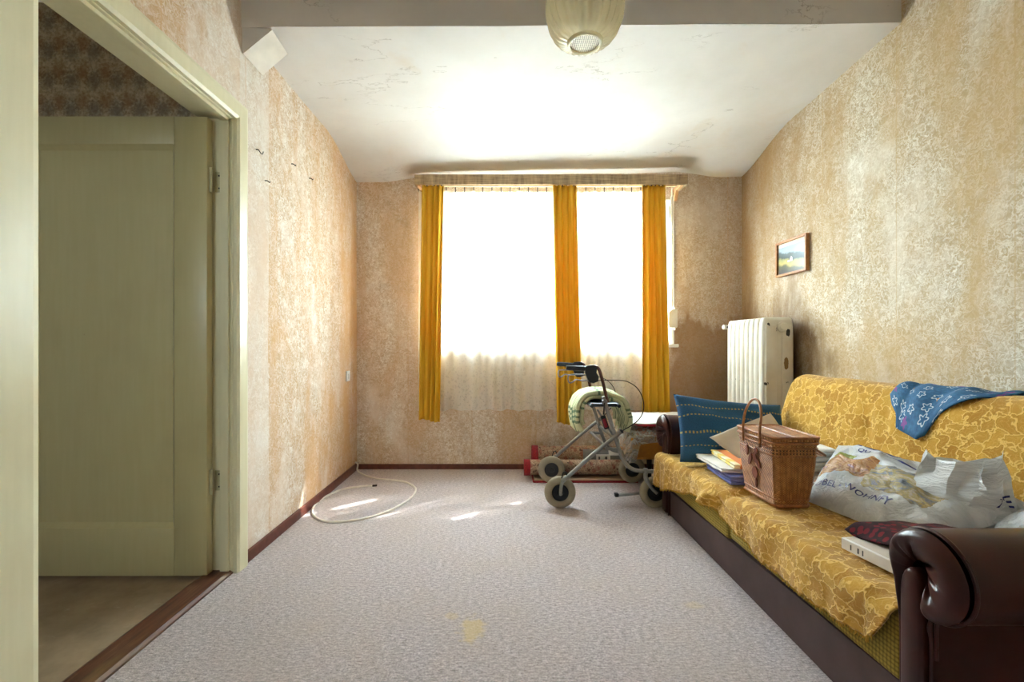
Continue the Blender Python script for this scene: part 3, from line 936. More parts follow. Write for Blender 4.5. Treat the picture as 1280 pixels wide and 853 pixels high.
# ------------------------------------------------------------------ door
door = struct(empty('door_1', (XL - 0.07, DOOR_Y1, 0)))
CW = 0.085
def casing(name, pts_):
    m = MB()
    return m
# casing on the room side, mitred
pr = [(0.0, 0.0), (0.0, 0.016), (0.012, 0.024), (CW - 0.02, 0.026), (CW - 0.006, 0.022), (CW, 0.0)]
def miter(y, z, sy, sz, k=1.0):
    return [(XL + d, y + sy * w_ * k, z + sz * w_) for w_, d in pr]
def casing_run(s0, s1, name='door_casing'):
    n = len(pr)
    m = MB().add(s0 + s1, [(i, (i + 1) % n, n + (i + 1) % n, n + i) for i in range(n)] + [tuple(range(n)), tuple(range(n, 2 * n))])
    return m.build(name, M['casing_paint'], door, smooth=0)
tl = miter(DOOR_Y0, DOOR_Z, -1, 1, 1.7); tr_ = miter(DOOR_Y1, DOOR_Z, 1, 1)
bl = miter(DOOR_Y0, 0, -1, 0, 1.7); br = miter(DOOR_Y1, 0, 1, 0)
casing_run(bl, tl); casing_run(br, tr_); casing_run(tl, tr_)
# lining of the opening, with a stop
for nm, q in (('door_jamb', (XL - LT + 0.0, XL, DOOR_Y1 - 0.004, DOOR_Y1 + 0.02, 0, DOOR_Z)),
              ('door_jamb', (XL - LT + 0.0, XL, DOOR_Y0 - 0.02, DOOR_Y0 + 0.004, 0, DOOR_Z)),
              ('door_head', (XL - LT + 0.0, XL, DOOR_Y0 - 0.02, DOOR_Y1 + 0.02, DOOR_Z - 0.004, DOOR_Z + 0.02)),
              ('door_stop', (XL - 0.05, XL - 0.012, DOOR_Y1 - 0.018, DOOR_Y1 - 0.003, 0, DOOR_Z - 0.004)),
              ('door_stop', (XL - 0.05, XL - 0.012, DOOR_Y0 + 0.003, DOOR_Y0 + 0.018, 0, DOOR_Z - 0.004)),
              ('door_stop', (XL - 0.05, XL - 0.012, DOOR_Y0, DOOR_Y1, DOOR_Z - 0.018, DOOR_Z - 0.003))):
    MB().box(*q, 0.002, 1).build(nm, M['casing_paint'], door)
MB().box(XL - LT + 0.0, XL - LT + 0.03, DOOR_Y1, DOOR_Y1 + 0.10, 0, DOOR_Z + 0.06, 0.002, 1).build('door_casing', M['casing_paint'], door)
# leaf, swung into the hall
LX1, LX0, LY0, LY1, LZ0, LZ1 = -1.305, -2.205, 2.000, 2.040, 0.012, 2.034
PX0, PX1, PZ0, PZ1 = LX0 + 0.125, LX1 - 0.145, 0.222, 1.912
l = MB()
l.box(PX1, LX1, LY0, LY1, LZ0, LZ1, 0.004)
l.box(LX0, PX0, LY0, LY1, LZ0, LZ1, 0.004)
l.box(PX0, PX1, LY0, LY1, LZ0, PZ0, 0.002)
l.box(PX0, PX1, LY0, LY1, PZ1, LZ1, 0.002)
leaf = l.build('door_leaf', M['door_paint'], door)
l = MB()
l.box(PX0 - 0.01, PX1 + 0.01, LY0 + 0.022, LY1 - 0.012, PZ0 - 0.01, PZ1 + 0.01)
l.build('door_panel', M['door_paint'], leaf)
l = MB()   # sloped moulding round the panel
i0 = 0.020
o4 = [(PX0, PZ0), (PX1, PZ0), (PX1, PZ1), (PX0, PZ1)]
n4 = [(PX0 + i0, PZ0 + i0), (PX1 - i0, PZ0 + i0), (PX1 - i0, PZ1 - i0), (PX0 + i0, PZ1 - i0)]
l.add([(x, LY0 + 0.002, z) for x, z in o4] + [(x, LY0 + 0.0215, z) for x, z in n4], [(i, (i + 1) % 4, 4 + (i + 1) % 4, 4 + i) for i in range(4)])
l.build('panel_moulding', M['door_paint'], leaf, smooth=0)
for hz in (1.76, 0.42):
    h = MB().tube([(LX1 + 0.006, LY0 + 0.018, hz - 0.055), (LX1 + 0.006, LY0 + 0.018, hz + 0.055)], 0.007)
    h.box(LX1 + 0.008, LX1 + 0.045, DOOR_Y1 - 0.007, DOOR_Y1 - 0.004, hz - 0.045, hz + 0.045)
    hg = h.build('hinge', M['brass'], door)
    for dz in (-0.028, 0.028):
        MB().lathe([(0.0, 0.0), (0.004, 0.0), (0.003, 0.002), (0.0, 0.002)], (LX1 + 0.026, DOOR_Y1 - 0.007, hz + dz), (0, -1, 0), 10).build('screw', M['metal_dark'], hg)
# threshold
th = MB()
th.prism([(XL - 0.118, -0.004), (XL - 0.118, 0.010), (XL - 0.104, 0.016), (XL - 0.012, 0.016), (XL, 0.008), (XL, -0.004)], DOOR_Y0 - 0.0, DOOR_Y1, 'y')
struct(th.build('trim_3', M['threshold'], smooth=0))

# ------------------------------------------------------------------ window
win = struct(empty('window_1', ((WX0 + WX1) / 2, YB + 0.14, WZ0)))
wy0, wy1 = YB + 0.10, YB + 0.165
fw = 0.055
def wbox(nm, *q, par=win, bev=0.004, mat='white_paint'):
    return MB().box(*q, bev, 1).build(nm, M[mat], par)
wbox('window_frame', WX0, WX0 + fw, wy0, wy1, WZ0, WZ1)
wbox('window_frame', WX1 - fw, WX1, wy0, wy1, WZ0, WZ1)
wbox('window_frame', WX0 + fw, WX1 - fw, wy0, wy1, WZ0, WZ0 + fw)
wbox('window_frame', WX0 + fw, WX1 - fw, wy0, wy1, WZ1 - fw, WZ1)
mx_ = 0.42
wbox('window_mullion', mx_ - 0.045, mx_ + 0.045, wy0, wy1, WZ0 + fw, WZ1 - fw)
for x0, x1 in ((WX0 + fw, mx_ - 0.045), (mx_ + 0.045, WX1 - fw)):
    s_ = MB()
    for q in ((x0, x0 + 0.05, WZ0 + fw, WZ1 - fw), (x1 - 0.05, x1, WZ0 + fw, WZ1 - fw)):
        s_.box(q[0], q[1], wy0 - 0.012, wy0 + 0.03, q[2], q[3], 0.004, 1)
    for q in ((WZ0 + fw, WZ0 + fw + 0.05), (WZ1 - fw - 0.05, WZ1 - fw)):
        s_.box(x0 + 0.05, x1 - 0.05, wy0 - 0.012, wy0 + 0.03, q[0], q[1], 0.004, 1)
    sash = s_.build('window_sash', M['white_paint'], win)
    MB().box(x0 + 0.045, x1 - 0.045, wy0 + 0.008, wy0 + 0.012, WZ0 + fw + 0.045, WZ1 - fw - 0.045).build('pane', M['pane'], sash)
win_added = struct(empty('window_added', ((FX0 + FX1) / 2, YF - 0.14, FZ0)))  # added hall window, out of view, lets daylight onto the door leaf
for q in ((FX0, FX0 + 0.07, FZ0, FZ1), (FX1 - 0.07, FX1, FZ0, FZ1), (FX0 + 0.07, FX1 - 0.07, FZ0, FZ0 + 0.07), (FX0 + 0.07, FX1 - 0.07, FZ1 - 0.07, FZ1)):
    wbox('window_frame', q[0], q[1], YF - 0.16, YF - 0.10, q[2], q[3], par=win_added)
MB().box(FX0 + 0.06, FX1 - 0.06, YF - 0.132, YF - 0.128, FZ0 + 0.06, FZ1 - 0.06).build('pane', M['pane'], win_added)
# reveal lining + sill
for q in ((WX0 - 0.001, WX0 + 0.006, YB - 0.002, wy0, WZ0, WZ1), (WX1 - 0.006, WX1 + 0.001, YB - 0.002, wy0, WZ0, WZ1), (WX0, WX1, YB - 0.002, wy0, WZ1 - 0.006, WZ1 + 0.001)):
    wbox('window_reveal', *q, bev=0.001)
wbox('window_casing', WX1 + 0.001, WX1 + 0.028, YB - 0.014, YB, WZ0 - 0.02, WZ1 + 0.03)
wbox('window_casing', WX0 - 0.028, WX0 - 0.001, YB - 0.014, YB, WZ0 - 0.02, WZ1 + 0.03)
wbox('window_sill', WX0 - 0.04, WX1 + 0.055, YB - 0.045, wy0, WZ0 - 0.028, WZ0)

# ------------------------------------------------------------------ curtains
SY = 3.690   # sheer plane
CY = 3.625   # ochre curtain plane
slits = [(0.91, 0.078, 1.13, 1.38), (0.86, 0.046, 1.53, 1.76), (0.335, 0.050, 1.17, 1.31), (0.365, 0.050, 1.50, 1.68),
         (-0.11, 0.080, 1.10, 1.44), (-0.135, 0.075, 1.50, 1.86)]
def sheer(name, x0, x1, label):
    n = int((x1 - x0) / 0.006)
    zt, zb = 2.278, 0.498
    def off(x, v):
        a = 0.35 + 0.65 * v
        return a * (0.013 * math.sin(x * 74 + 2.2 * math.sin(x * 9)) + 0.010 * math.sin(x * 31 + 1.0) + 0.008 * nz(x * 14, v * 1.3, 2))
    def fn(u, v):
        x = lerp(x0, x1, u)
        sag = 0.012 * abs(math.sin(math.pi * (x - x0) / 0.074))
        top = zt - sag * (1 - v) ** 4
        hem = 0.008 * nz(x * 9, 3.1) + 0.006 * math.sin(x * 40)
        return (x + 0.004 * nz(x * 20, v * 2), SY + off(x, v), lerp(top, zb + hem, v))
    def skip(u, v):
        x = lerp(x0, x1, u); z = lerp(zt, zb, v)
        for xs, wd, z0, z1 in slits:
            t = (z - z0) / (z1 - z0)
            if 0 < t < 1 and abs(x - xs) < wd * 0.5 * math.sin(math.pi * t) ** 0.6: return True
        return False
    root = thing(name, label, 'net curtain', ((x0 + x1) / 2, SY, zb))
    MB().grid(fn, n, 90, skip=skip).build('net_cloth', M['sheer'], root, smooth=180, fix=False)
    k = int((x1 - x0) / 0.074)
    for i in range(k + 1):
        x = x0 + 0.074 * i
        MB().box(x - 0.004, x + 0.004, SY - 0.004, SY + 0.003, zt - 0.012, zt + 0.028, 0.0015, 1).build('curtain_hook', M['hook'], root)
    return root
sheer('net_curtain', -0.69, 0.51, 'white lace net curtain across the wide left part of the window')
sheer('net_curtain', 0.516, 1.30, 'white lace net curtain between the middle and right ochre curtains')

def drape(x0t, x1t, x0b, x1b, zt, zb, seed, label, bulge=0.0):
    nf = 4
    def fn(u, v):
        e = sstep(0, 1, v)
        a = lerp(x0t, x0b, v) - bulge * math.sin(math.pi * v); b = lerp(x1t, x1b, v) + bulge * 0.3 * math.sin(math.pi * v)
        x = lerp(a, b, u)
        ph = u * nf * 2 * math.pi + seed + 2.2 * nz(u * 2.3, v * 0.7, seed)
        amp = lerp(0.028, 0.046, e) * (0.85 + 0.4 * nz(u * 4, seed))
        y = CY + 0.022 - 1.35 * amp * abs(math.sin(ph * 0.5)) ** 0.8 + 0.006 * nz(u * 9, v * 5, seed)
        x += 0.006 * math.sin(ph) * (0.4 + 0.6 * e)
        return (x, y, lerp(zt, zb + 0.012 * math.sin(u * 5 + seed), v))
    root = thing('drape', label, 'curtain', ((x0b + x1b) / 2, CY, zb))
    MB().grid(fn, 90, 60).build('cloth', M['curtain'], root, smooth=180, thick=0.003, fix=False)
    def fh(u, v):
        p = fn(u, lerp(0.935, 0.938, v)); return (p[0], p[1] - 0.002, p[2])
    for i in range(6):
        x = lerp(x0t, x1t, (i + 0.5) / 6)
        MB().box(x - 0.003, x + 0.003, CY - 0.006, CY + 0.012, zt - 0.006, zt + 0.022, 0.001, 1).build('curtain_hook', M['metal_dark'], root)
CX = lambda px: (px - VX) / F * CY
CZ = lambda py: CAMZ - (py - VY) / F * CY
drape(CX(527), CX(554), CX(523), CX(549), CZ(232), CZ(526), 0.4, 'ochre curtain hanging at the left end of the window')
drape(CX(691), CX(720), CX(695), CX(727), CZ(232), CZ(529), 2.1, 'ochre curtain hanging in the middle of the window behind the walker')
drape(CX(803), CX(831), CX(803), CX(837), CZ(232), CZ(520), 4.0, 'ochre curtain hanging at the right end beside the shutter belt')

# pelmet with rail
PY = 3.585
PXa, PXb = (518 - VX) / F * PY, (860 - VX) / F * PY
pz0, pz1 = CAMZ + (431 - 230.5) / F * PY, CAMZ + (431 - 218) / F * PY
pel = thing('curtain_pelmet', 'wood veneer pelmet board mounted above the whole window', 'pelmet', ((PXa + PXb) / 2, YB - 0.02, pz0))
MB().box(PXa, PXb, PY, PY + 0.018, pz0, pz1, 0.002, 1).build('front_board', M['pelmet'], pel)
MB().box(PXa, PXa + 0.018, PY + 0.018, YB, pz0 - 0.0, pz1, 0.002, 1).build('end_board', M['pelmet'], pel)
MB().box(PXb - 0.018, PXb, PY + 0.018, YB, pz0, pz1, 0.002, 1).build('end_board', M['pelmet'], pel)
MB().box(PXa + 0.018, PXb - 0.018, PY + 0.018, YB - 0.06, pz1 - 0.015, pz1, 0.001, 1).build('top_board', M['rail'], pel)
for yy in (CY, SY):
    MB().box(PXa + 0.03, PXb - 0.03, yy - 0.008, yy + 0.008, CZ(231) + 0.006, CZ(231) + 0.016, 0.001, 1).build('curtain_rail', M['rail'], pel)
for xx, sg in ((PXa + 0.03, 1), (PXb - 0.035, -1)):
    b_ = MB().prism([(YB - 0.002, pz0 - 0.075), (YB - 0.002, pz1 - 0.02), (PY + 0.03, pz1 - 0.02), (PY + 0.03, pz0), (YB - 0.06, pz0 - 0.005), (YB - 0.022, pz0 - 0.075)], xx - 0.012, xx + 0.012, 'x')
    b_.build('bracket', M['bracket'], pel, smooth=0)

# shutter belt with winder
bx = (840 - VX) / F * (YB - 0.03)
sb = thing('shutter_belt', 'white roller shutter belt with grey winder box beside the window', 'shutter belt', (bx, YB, 1.08))
zb_ = lambda py: CAMZ - (py - VY) / F * (YB - 0.03)
MB().box(bx - 0.008, bx + 0.008, YB - 0.034, YB - 0.030, zb_(390), zb_(243), 0.0008, 1).build('belt', M['belt'], sb)
MB().tube(catmull([(bx, YB - 0.032, zb_(246)), (bx, YB - 0.034, zb_(238)), (bx + 0.02, YB - 0.036, zb_(233)), (bx + 0.05, YB - 0.03, zb_(231.5))], 6), 0.008, 8).build('belt_guide', M['white_plastic'], sb)
MB().box(bx - 0.026, bx - 0.012, YB - 0.02, YB, zb_(276), zb_(257), 0.002, 1).build('belt_stop', M['white_plastic'], sb)
wz0, wz1 = zb_(410), zb_(387)
wi = MB().prism([(bx - 0.04, wz0 + 0.02), (bx - 0.03, wz0), (bx + 0.03, wz0), (bx + 0.034, wz0 + 0.01), (bx + 0.034, wz1), (bx - 0.01, wz1), (bx - 0.04, wz1 - 0.03)], YB - 0.06, YB, 'y').build('winder_box', M['belt'], sb, smooth=0)
MB().tube([(bx + 0.02, YB - 0.04, wz0 - 0.02), (bx + 0.02, YB - 0.04, wz0)], 0.007, 8).build('winder_knob', M['white_plastic'], wi)
MB().tube([(bx + 0.015, YB - 0.045, wz1), (bx + 0.015, YB - 0.045, wz1 + 0.015)], 0.008, 8).build('belt_inlet', M['white_plastic'], wi)

# ------------------------------------------------------------------ radiator
rx0, rx1, ry0, ry1, rz0, rz1 = 1.709, 1.925, 3.01, 3.50, 0.10, 1.212
rad = thing('radiator', 'white cast-iron column radiator with chipped enamel against right wall', 'radiator', (rx0, ry0, 0.0))
ns = 8
pitch = (ry1 - ry0) / ns
for i in range(ns):
    y0 = ry0 + i * pitch
    yc = y0 + pitch / 2
    hw = pitch * 0.485
    # section: rounded frame profile in X-Z, domed face
    def sec(u, v, hw=hw, yc=yc):
        an = u * 2 * math.pi
        # superellipse outline
        ex = 0.16
        cx, cz = (rx0 + rx1) / 2, (rz0 + rz1) / 2
        c_, s_ = math.cos(an), math.sin(an)
        px_ = math.copysign(abs(c_) ** ex, c_) * (rx1 - rx0) / 2
        pz_ = math.copysign(abs(s_) ** ex, s_) * (rz1 - rz0) / 2
        prof = [(0.0, -1.0), (0.80, -1.0), (0.93, -0.8), (1.0, -0.30), (1.0, 0.30), (0.93, 0.8), (0.80, 1.0), (0.0, 1.0)]
        k = int(round(v * 7)); sc, yy = prof[k]
        inset = (1 - sc) * (rx1 - rx0) / 2
        rx_ = max(0.0, 1 - inset / ((rx1 - rx0) / 2)); rz_ = max(0.0, 1 - inset / ((rz1 - rz0) / 2)) if sc > 0 else 0
        return (cx + px_ * rx_, yc + yy * hw, cz + pz_ * rz_)
    sct = MB().grid(sec, 48, 7, wrap_u=True).build('radiator_section', M['radiator'], rad, smooth=50)
    if i == 0:   # end section shows its two columns and the recess between them
        for xx in (rx0 + 0.055, rx1 - 0.055):
            MB().box(xx - 0.036, xx + 0.036, y0 - 0.008, y0 + 0.004, rz0 + 0.05, rz1 - 0.05, 0.007, 3).build('column', M['radiator'], sct)
for zz in (rz1 - 0.065, rz0 + 0.065):
    MB().lathe([(0.0, 0), (0.030, 0), (0.034, 0.006), (0.034, 0.016), (0.026, 0.020), (0.022, 0.030), (0.0, 0.032)], ((rx0 + rx1) / 2 + 0.015, ry0 - 0.004, zz), (0, -1, 0), 20).build('end_plug', M['radiator'], rad)
MB().tube([(rx0 + 0.09, ry1 - 0.01, rz1 - 0.02 - 0.03), (rx0 + 0.09, ry1 + 0.06, rz1 - 0.05), (rx0 + 0.05, ry1 + 0.075, rz1 - 0.045)], 0.012, 10).build('valve_pipe', M['radiator'], rad)
MB().lathe([(0.0, 0), (0.016, 0), (0.020, 0.008), (0.020, 0.03), (0.014, 0.036), (0.0, 0.036)], (rx0 + 0.045, ry1 + 0.075, rz1 - 0.045), (-1, 0, 0), 14).build('valve_knob', M['radiator'], rad)
for yy in (ry0 + pitch * 0.5, ry1 - pitch * 0.5):
    MB().box(rx0 + 0.04, rx1 - 0.04, yy - 0.015, yy + 0.015, 0.0, rz0 + 0.03, 0.004, 1).build('foot', M['radiator'], rad)

# ------------------------------------------------------------------ picture on the right wall
py0, py1, pz_0, pz_1 = 2.93, 3.26, 1.508, 1.752
pic = thing('framed_picture', 'small landscape picture in light wooden frame on the right wall', 'picture', (XR, (py0 + py1) / 2, (pz_0 + pz_1) / 2))
fwid = 0.016
xo = XR - 0.028
for q in ((py0, py0 + fwid, pz_0, pz_1), (py1 - fwid, py1, pz_0, pz_1), (py0 + fwid, py1 - fwid, pz_0, pz_0 + fwid), (py0 + fwid, py1 - fwid, pz_1 - fwid, pz_1)):
    MB().box(xo, XR - 0.002, q[0], q[1], q[2], q[3], 0.002, 1).build('frame_bar', M['wood_frame'], pic)
MB().box(xo + 0.014, xo + 0.018, py0 + fwid - 0.002, py1 - fwid + 0.002, pz_0 + fwid - 0.002, pz_1 - fwid + 0.002).build('mount', M['passepartout'], pic)
prt = MB().box(xo + 0.012, xo + 0.0138, py0 + fwid + 0.006, py1 - fwid - 0.006, pz_0 + fwid + 0.002, pz_1 - fwid - 0.026).build('print', M['picture'], pic)
ch = MB().prism([(3.085, 1.600), (3.085, 1.622), (3.096, 1.634), (3.107, 1.622), (3.107, 1.610), (3.135, 1.610), (3.135, 1.598)], xo + 0.0112, xo + 0.0119, 'x')
ch.build('painted_church', M['paper'], prt, smooth=0)
MB().tube([(XR - 0.008, 3.05, pz_1 - 0.003), (XR - 0.006, 3.07, pz_1 + 0.010), (XR - 0.008, 3.09, pz_1 - 0.003)], 0.0012, 6).build('hanging_wire', M['metal_dark'], pic)

# ------------------------------------------------------------------ switch, wall hooks, cable
sw = thing('light_switch', 'small white wall switch low on left wall near the corner', 'switch', (XL, 3.54, 0.787))
MB().box(XL, XL + 0.012, 3.505, 3.575, 0.745, 0.825, 0.004).build('plate', M['white_plastic'], sw)
MB().box(XL + 0.012, XL + 0.018, 3.522, 3.558, 0.765, 0.805, 0.003).build('rocker', M['white_plastic'], sw)
def wall_hook(px, py, s, label):
    Y = -XL * F / (VX - px); z = CAMZ - (py - VY) / F * Y
    o = Vector((XL, Y, z))
    pts = [o + Vector((-0.004, 0, 0)), o + Vector((0.010, 0, 0)), o + Vector((0.018, -0.004 * s, -0.008 * s)), o + Vector((0.020, 0.010 * s, -0.016 * s)), o + Vector((0.020, 0.024 * s, -0.012 * s)), o + Vector((0.020, 0.030 * s, 0.002 * s))]
    tag(MB().tube(catmull(pts, 5), 0.0022, 7).build('wall_hook', M['metal_dark'], origin=o), label, 'hook', 'hooks and nails in the left wall')
wall_hook(320, 187, 1.0, 'large bent wire hook in left wall next to door casing')
wall_hook(364, 205, 0.5, 'dark nail hook high on left wall, nearest to ceiling')
wall_hook(331, 226, 0.45, 'tiny hook in left wall below the large bent hook')
wall_hook(386, 223, 0.45, 'small nail hook in left wall, farthest from the door')

cab_px = [(447, 588.5), (455, 594), (470, 598.5), (487, 600), (505, 602.5), (517, 608), (519.5, 614), (512, 624), (490, 637), (465, 646), (440, 651), (412, 652.5), (396, 648), (390.5, 640), (395, 630), (410, 619.5), (430, 611.5), (450, 608.5), (466, 607.5)]
pts = [Vector((XL + 0.012, 3.70, 0.075)), Vector((XL + 0.03, 3.705, 0.055))] + [floor_pt(x, y, 0.006) for x, y in cab_px]
cb = thing('loose_cable', 'off-white cable lying in a loop on the carpet by left wall', 'cable', pts[-1])
MB().tube(catmull(pts, 8), 0.0068, 8).build('cord', M['cable'], cb)
e0, e1 = pts[-2], pts[-1]
d_ = (e1 - e0).normalized()
MB().tube([e1 - d_ * 0.003, e1 + d_ * 0.03], 0.0075, 10).build('plug', M['metal_dark'], cb)

# ------------------------------------------------------------------ ceiling lamp
LX, LY, LZB = 0.346, 1.95, 2.322
lamp = thing('ceiling_lamp', 'ribbed amber glass ceiling lamp with perforated bottom disc', 'lamp', (LX, LY, LZB))
lz = hi_z(LX)
hh = lz - 0.03 - LZB
prof = []
for i in range(25):
    t = i / 24
    q_ = min(1.0, t / 0.46); r = 0.070 + 0.093 * math.sqrt(max(0.0, 1 - (1 - q_) ** 2))
    if t > 0.62: r -= 0.05 * sstep(0.62, 1.0, t)
    prof.append((r, t * hh))
rib = lambda an, t: 1 + 0.034 * (0.35 + 0.65 * sstep(0.9, 0.2, t)) * math.sin(an * 26 + t * 4.5) * sstep(0, 0.06, t)
MB().lathe(prof, (LX, LY, LZB), (0, 0, 1), 208, rib).build('glass_shade', M['lamp_glass'], lamp, smooth=180)
MB().lathe([(0.060, 0.004), (0.060, -0.006), (0.067, -0.009), (0.075, -0.005), (0.077, 0.004), (0.070, 0.010), (0.060, 0.004)], (LX, LY, LZB), (0, 0, 1), 48).build('rim_ring', M['lamp_glass'], lamp, smooth=60)
dm, nt, b, _ = newmat('perforated_metal_disc')
vo = nd(nt, 'ShaderNodeTexVoronoi', {'Vector': coord(nt), 'Scale': 118.0, 'Randomness': 0.0}, voronoi_dimensions='2D').outputs['Distance']
setin(nt, b, Base_Color=ramp(nt, vo, [(0.30, rgb(120, 112, 96)), (0.40, rgb(236, 230, 214))]), Roughness=0.4)
bump(nt, b, vo, 0.8, 0.003)
MB().lathe([(0.0, -0.003), (0.03, -0.0025), (0.061, 0.001), (0.061, 0.004), (0.0, 0.004)], (LX, LY, LZB), (0, 0, 1), 40).build('perforated_disc', dm, lamp)
MB().lathe([(0.0, lz - LZB), (0.10, lz - LZB), (0.118, lz - LZB - 0.012), (0.118, hh - 0.008), (0.0, hh - 0.008)], (LX, LY, LZB), (0, 0, 1), 40).build('ceiling_plate', M['white_plastic'], lamp)

# ------------------------------------------------------------------ sofa
SX0 = 1.0                 # front plane of the base
SXB = 1.86
YN, YFAR = 1.14, 2.735    # inner faces of the near and far arm
sofa = thing('sofa', 'dark brown leatherette sofa bed with rolled arms along right wall', 'sofa', (SX0, (YN + YFAR) / 2, 0))
def tilt(y): return lerp(0.178, 0.145, (y - YN) / (YFAR - YN))
b_ = MB()
b_.grid(lambda u, v: (SX0, lerp(YN - 0.01, YFAR + 0.01, u), lerp(0.0, tilt(lerp(YN, YFAR, u)), v)), 1, 1)
b_ = MB().add([(x, y, z) for x in (SX0, SXB) for y in (YN - 0.02, YFAR + 0.02) for z in (0.004, tilt(y))],
              [(0, 1, 3, 2), (4, 6, 7, 5), (0, 4, 5, 1), (2, 3, 7, 6), (1, 5, 7, 3), (0, 2, 6, 4)])
b_.build('base_panel', M['base_panel'], sofa, smooth=0)
# seat cushions
SEATZ = 0.357
split = 2.03
def cushion(y0, y1):
    m = MB()
    z0 = (tilt(y0) + tilt(y1)) / 2 + 0.0
    m.box(SX0 + 0.002, 1.66, y0, y1, z0 - 0.004, SEATZ - 0.006, 0.022, 4)
    return m.build('seat_cushion', M['green'], sofa, smooth=50)
cushion(YN + 0.004, split - 0.003); cushion(split + 0.003, YFAR - 0.004)
# backrest body
def back_prof(s, off=0.0):
    """s 0..1 from the seat up over the top and down behind"""
    pts_ = [(1.585, 0.36), (1.60, 0.46), (1.635, 0.60), (1.675, 0.73), (1.705, 0.80), (1.735, 0.828), (1.775, 0.838), (1.815, 0.828), (1.84, 0.79), (1.85, 0.70), (1.85, 0.45)]
    return pts_
BP = [Vector((x, 0, z)) for x, z in back_prof(0)]
BPs = catmull(BP, 5)
def back_body(y0, y1, off, name, mat, parent, uv=True, extra=None, nseg=60):
    m = MB()
    n = len(BPs)
    arc = [0]
    for i in range(1, n): arc.append(arc[-1] + (BPs[i] - BPs[i - 1]).length)
    nrm = []
    for i in range(n):
        t = (BPs[min(i + 1, n - 1)] - BPs[max(i - 1, 0)]).normalized()
        nrm.append(Vector((-t.z, 0, t.x)))
    def fn(u, v):
        k = int(round(v * (n - 1)))
        y = lerp(y0, y1, u)
        o_ = off + (extra(y, arc[k], k / (n - 1)) if extra else 0)
        # corner rounding toward the far end
        e = sstep(y1 - 0.04, y1, y)
        rr = -0.016 * e * e
        p = BPs[k] + nrm[k] * (o_ + rr)
        return (p.x, y - 0.03 * sstep(0.5, 1.0, k / (n - 1)) * e * 0, p.z)
    m.grid(fn, nseg, n - 1, uvfn=(lambda u, v: (lerp(y0, y1, u), arc[int(round(v * (n - 1)))])))
    # end cap at far end
    k0 = len(m.v)
    ring = [m.v[j * (nseg + 1) + nseg].copy() for j in range(n)]
    m.v += ring
    for i, p in enumerate(ring): m.uv[k0 + i] = (p.x + 3, p.z)
    m.f.append(tuple(range(k0, k0 + n)))
    return m.build(name, mat, parent, smooth=50, fix=False) if parent else m
back_body(YN - 0.02, 2.665, 0.0, 'backrest', M['green'], sofa)

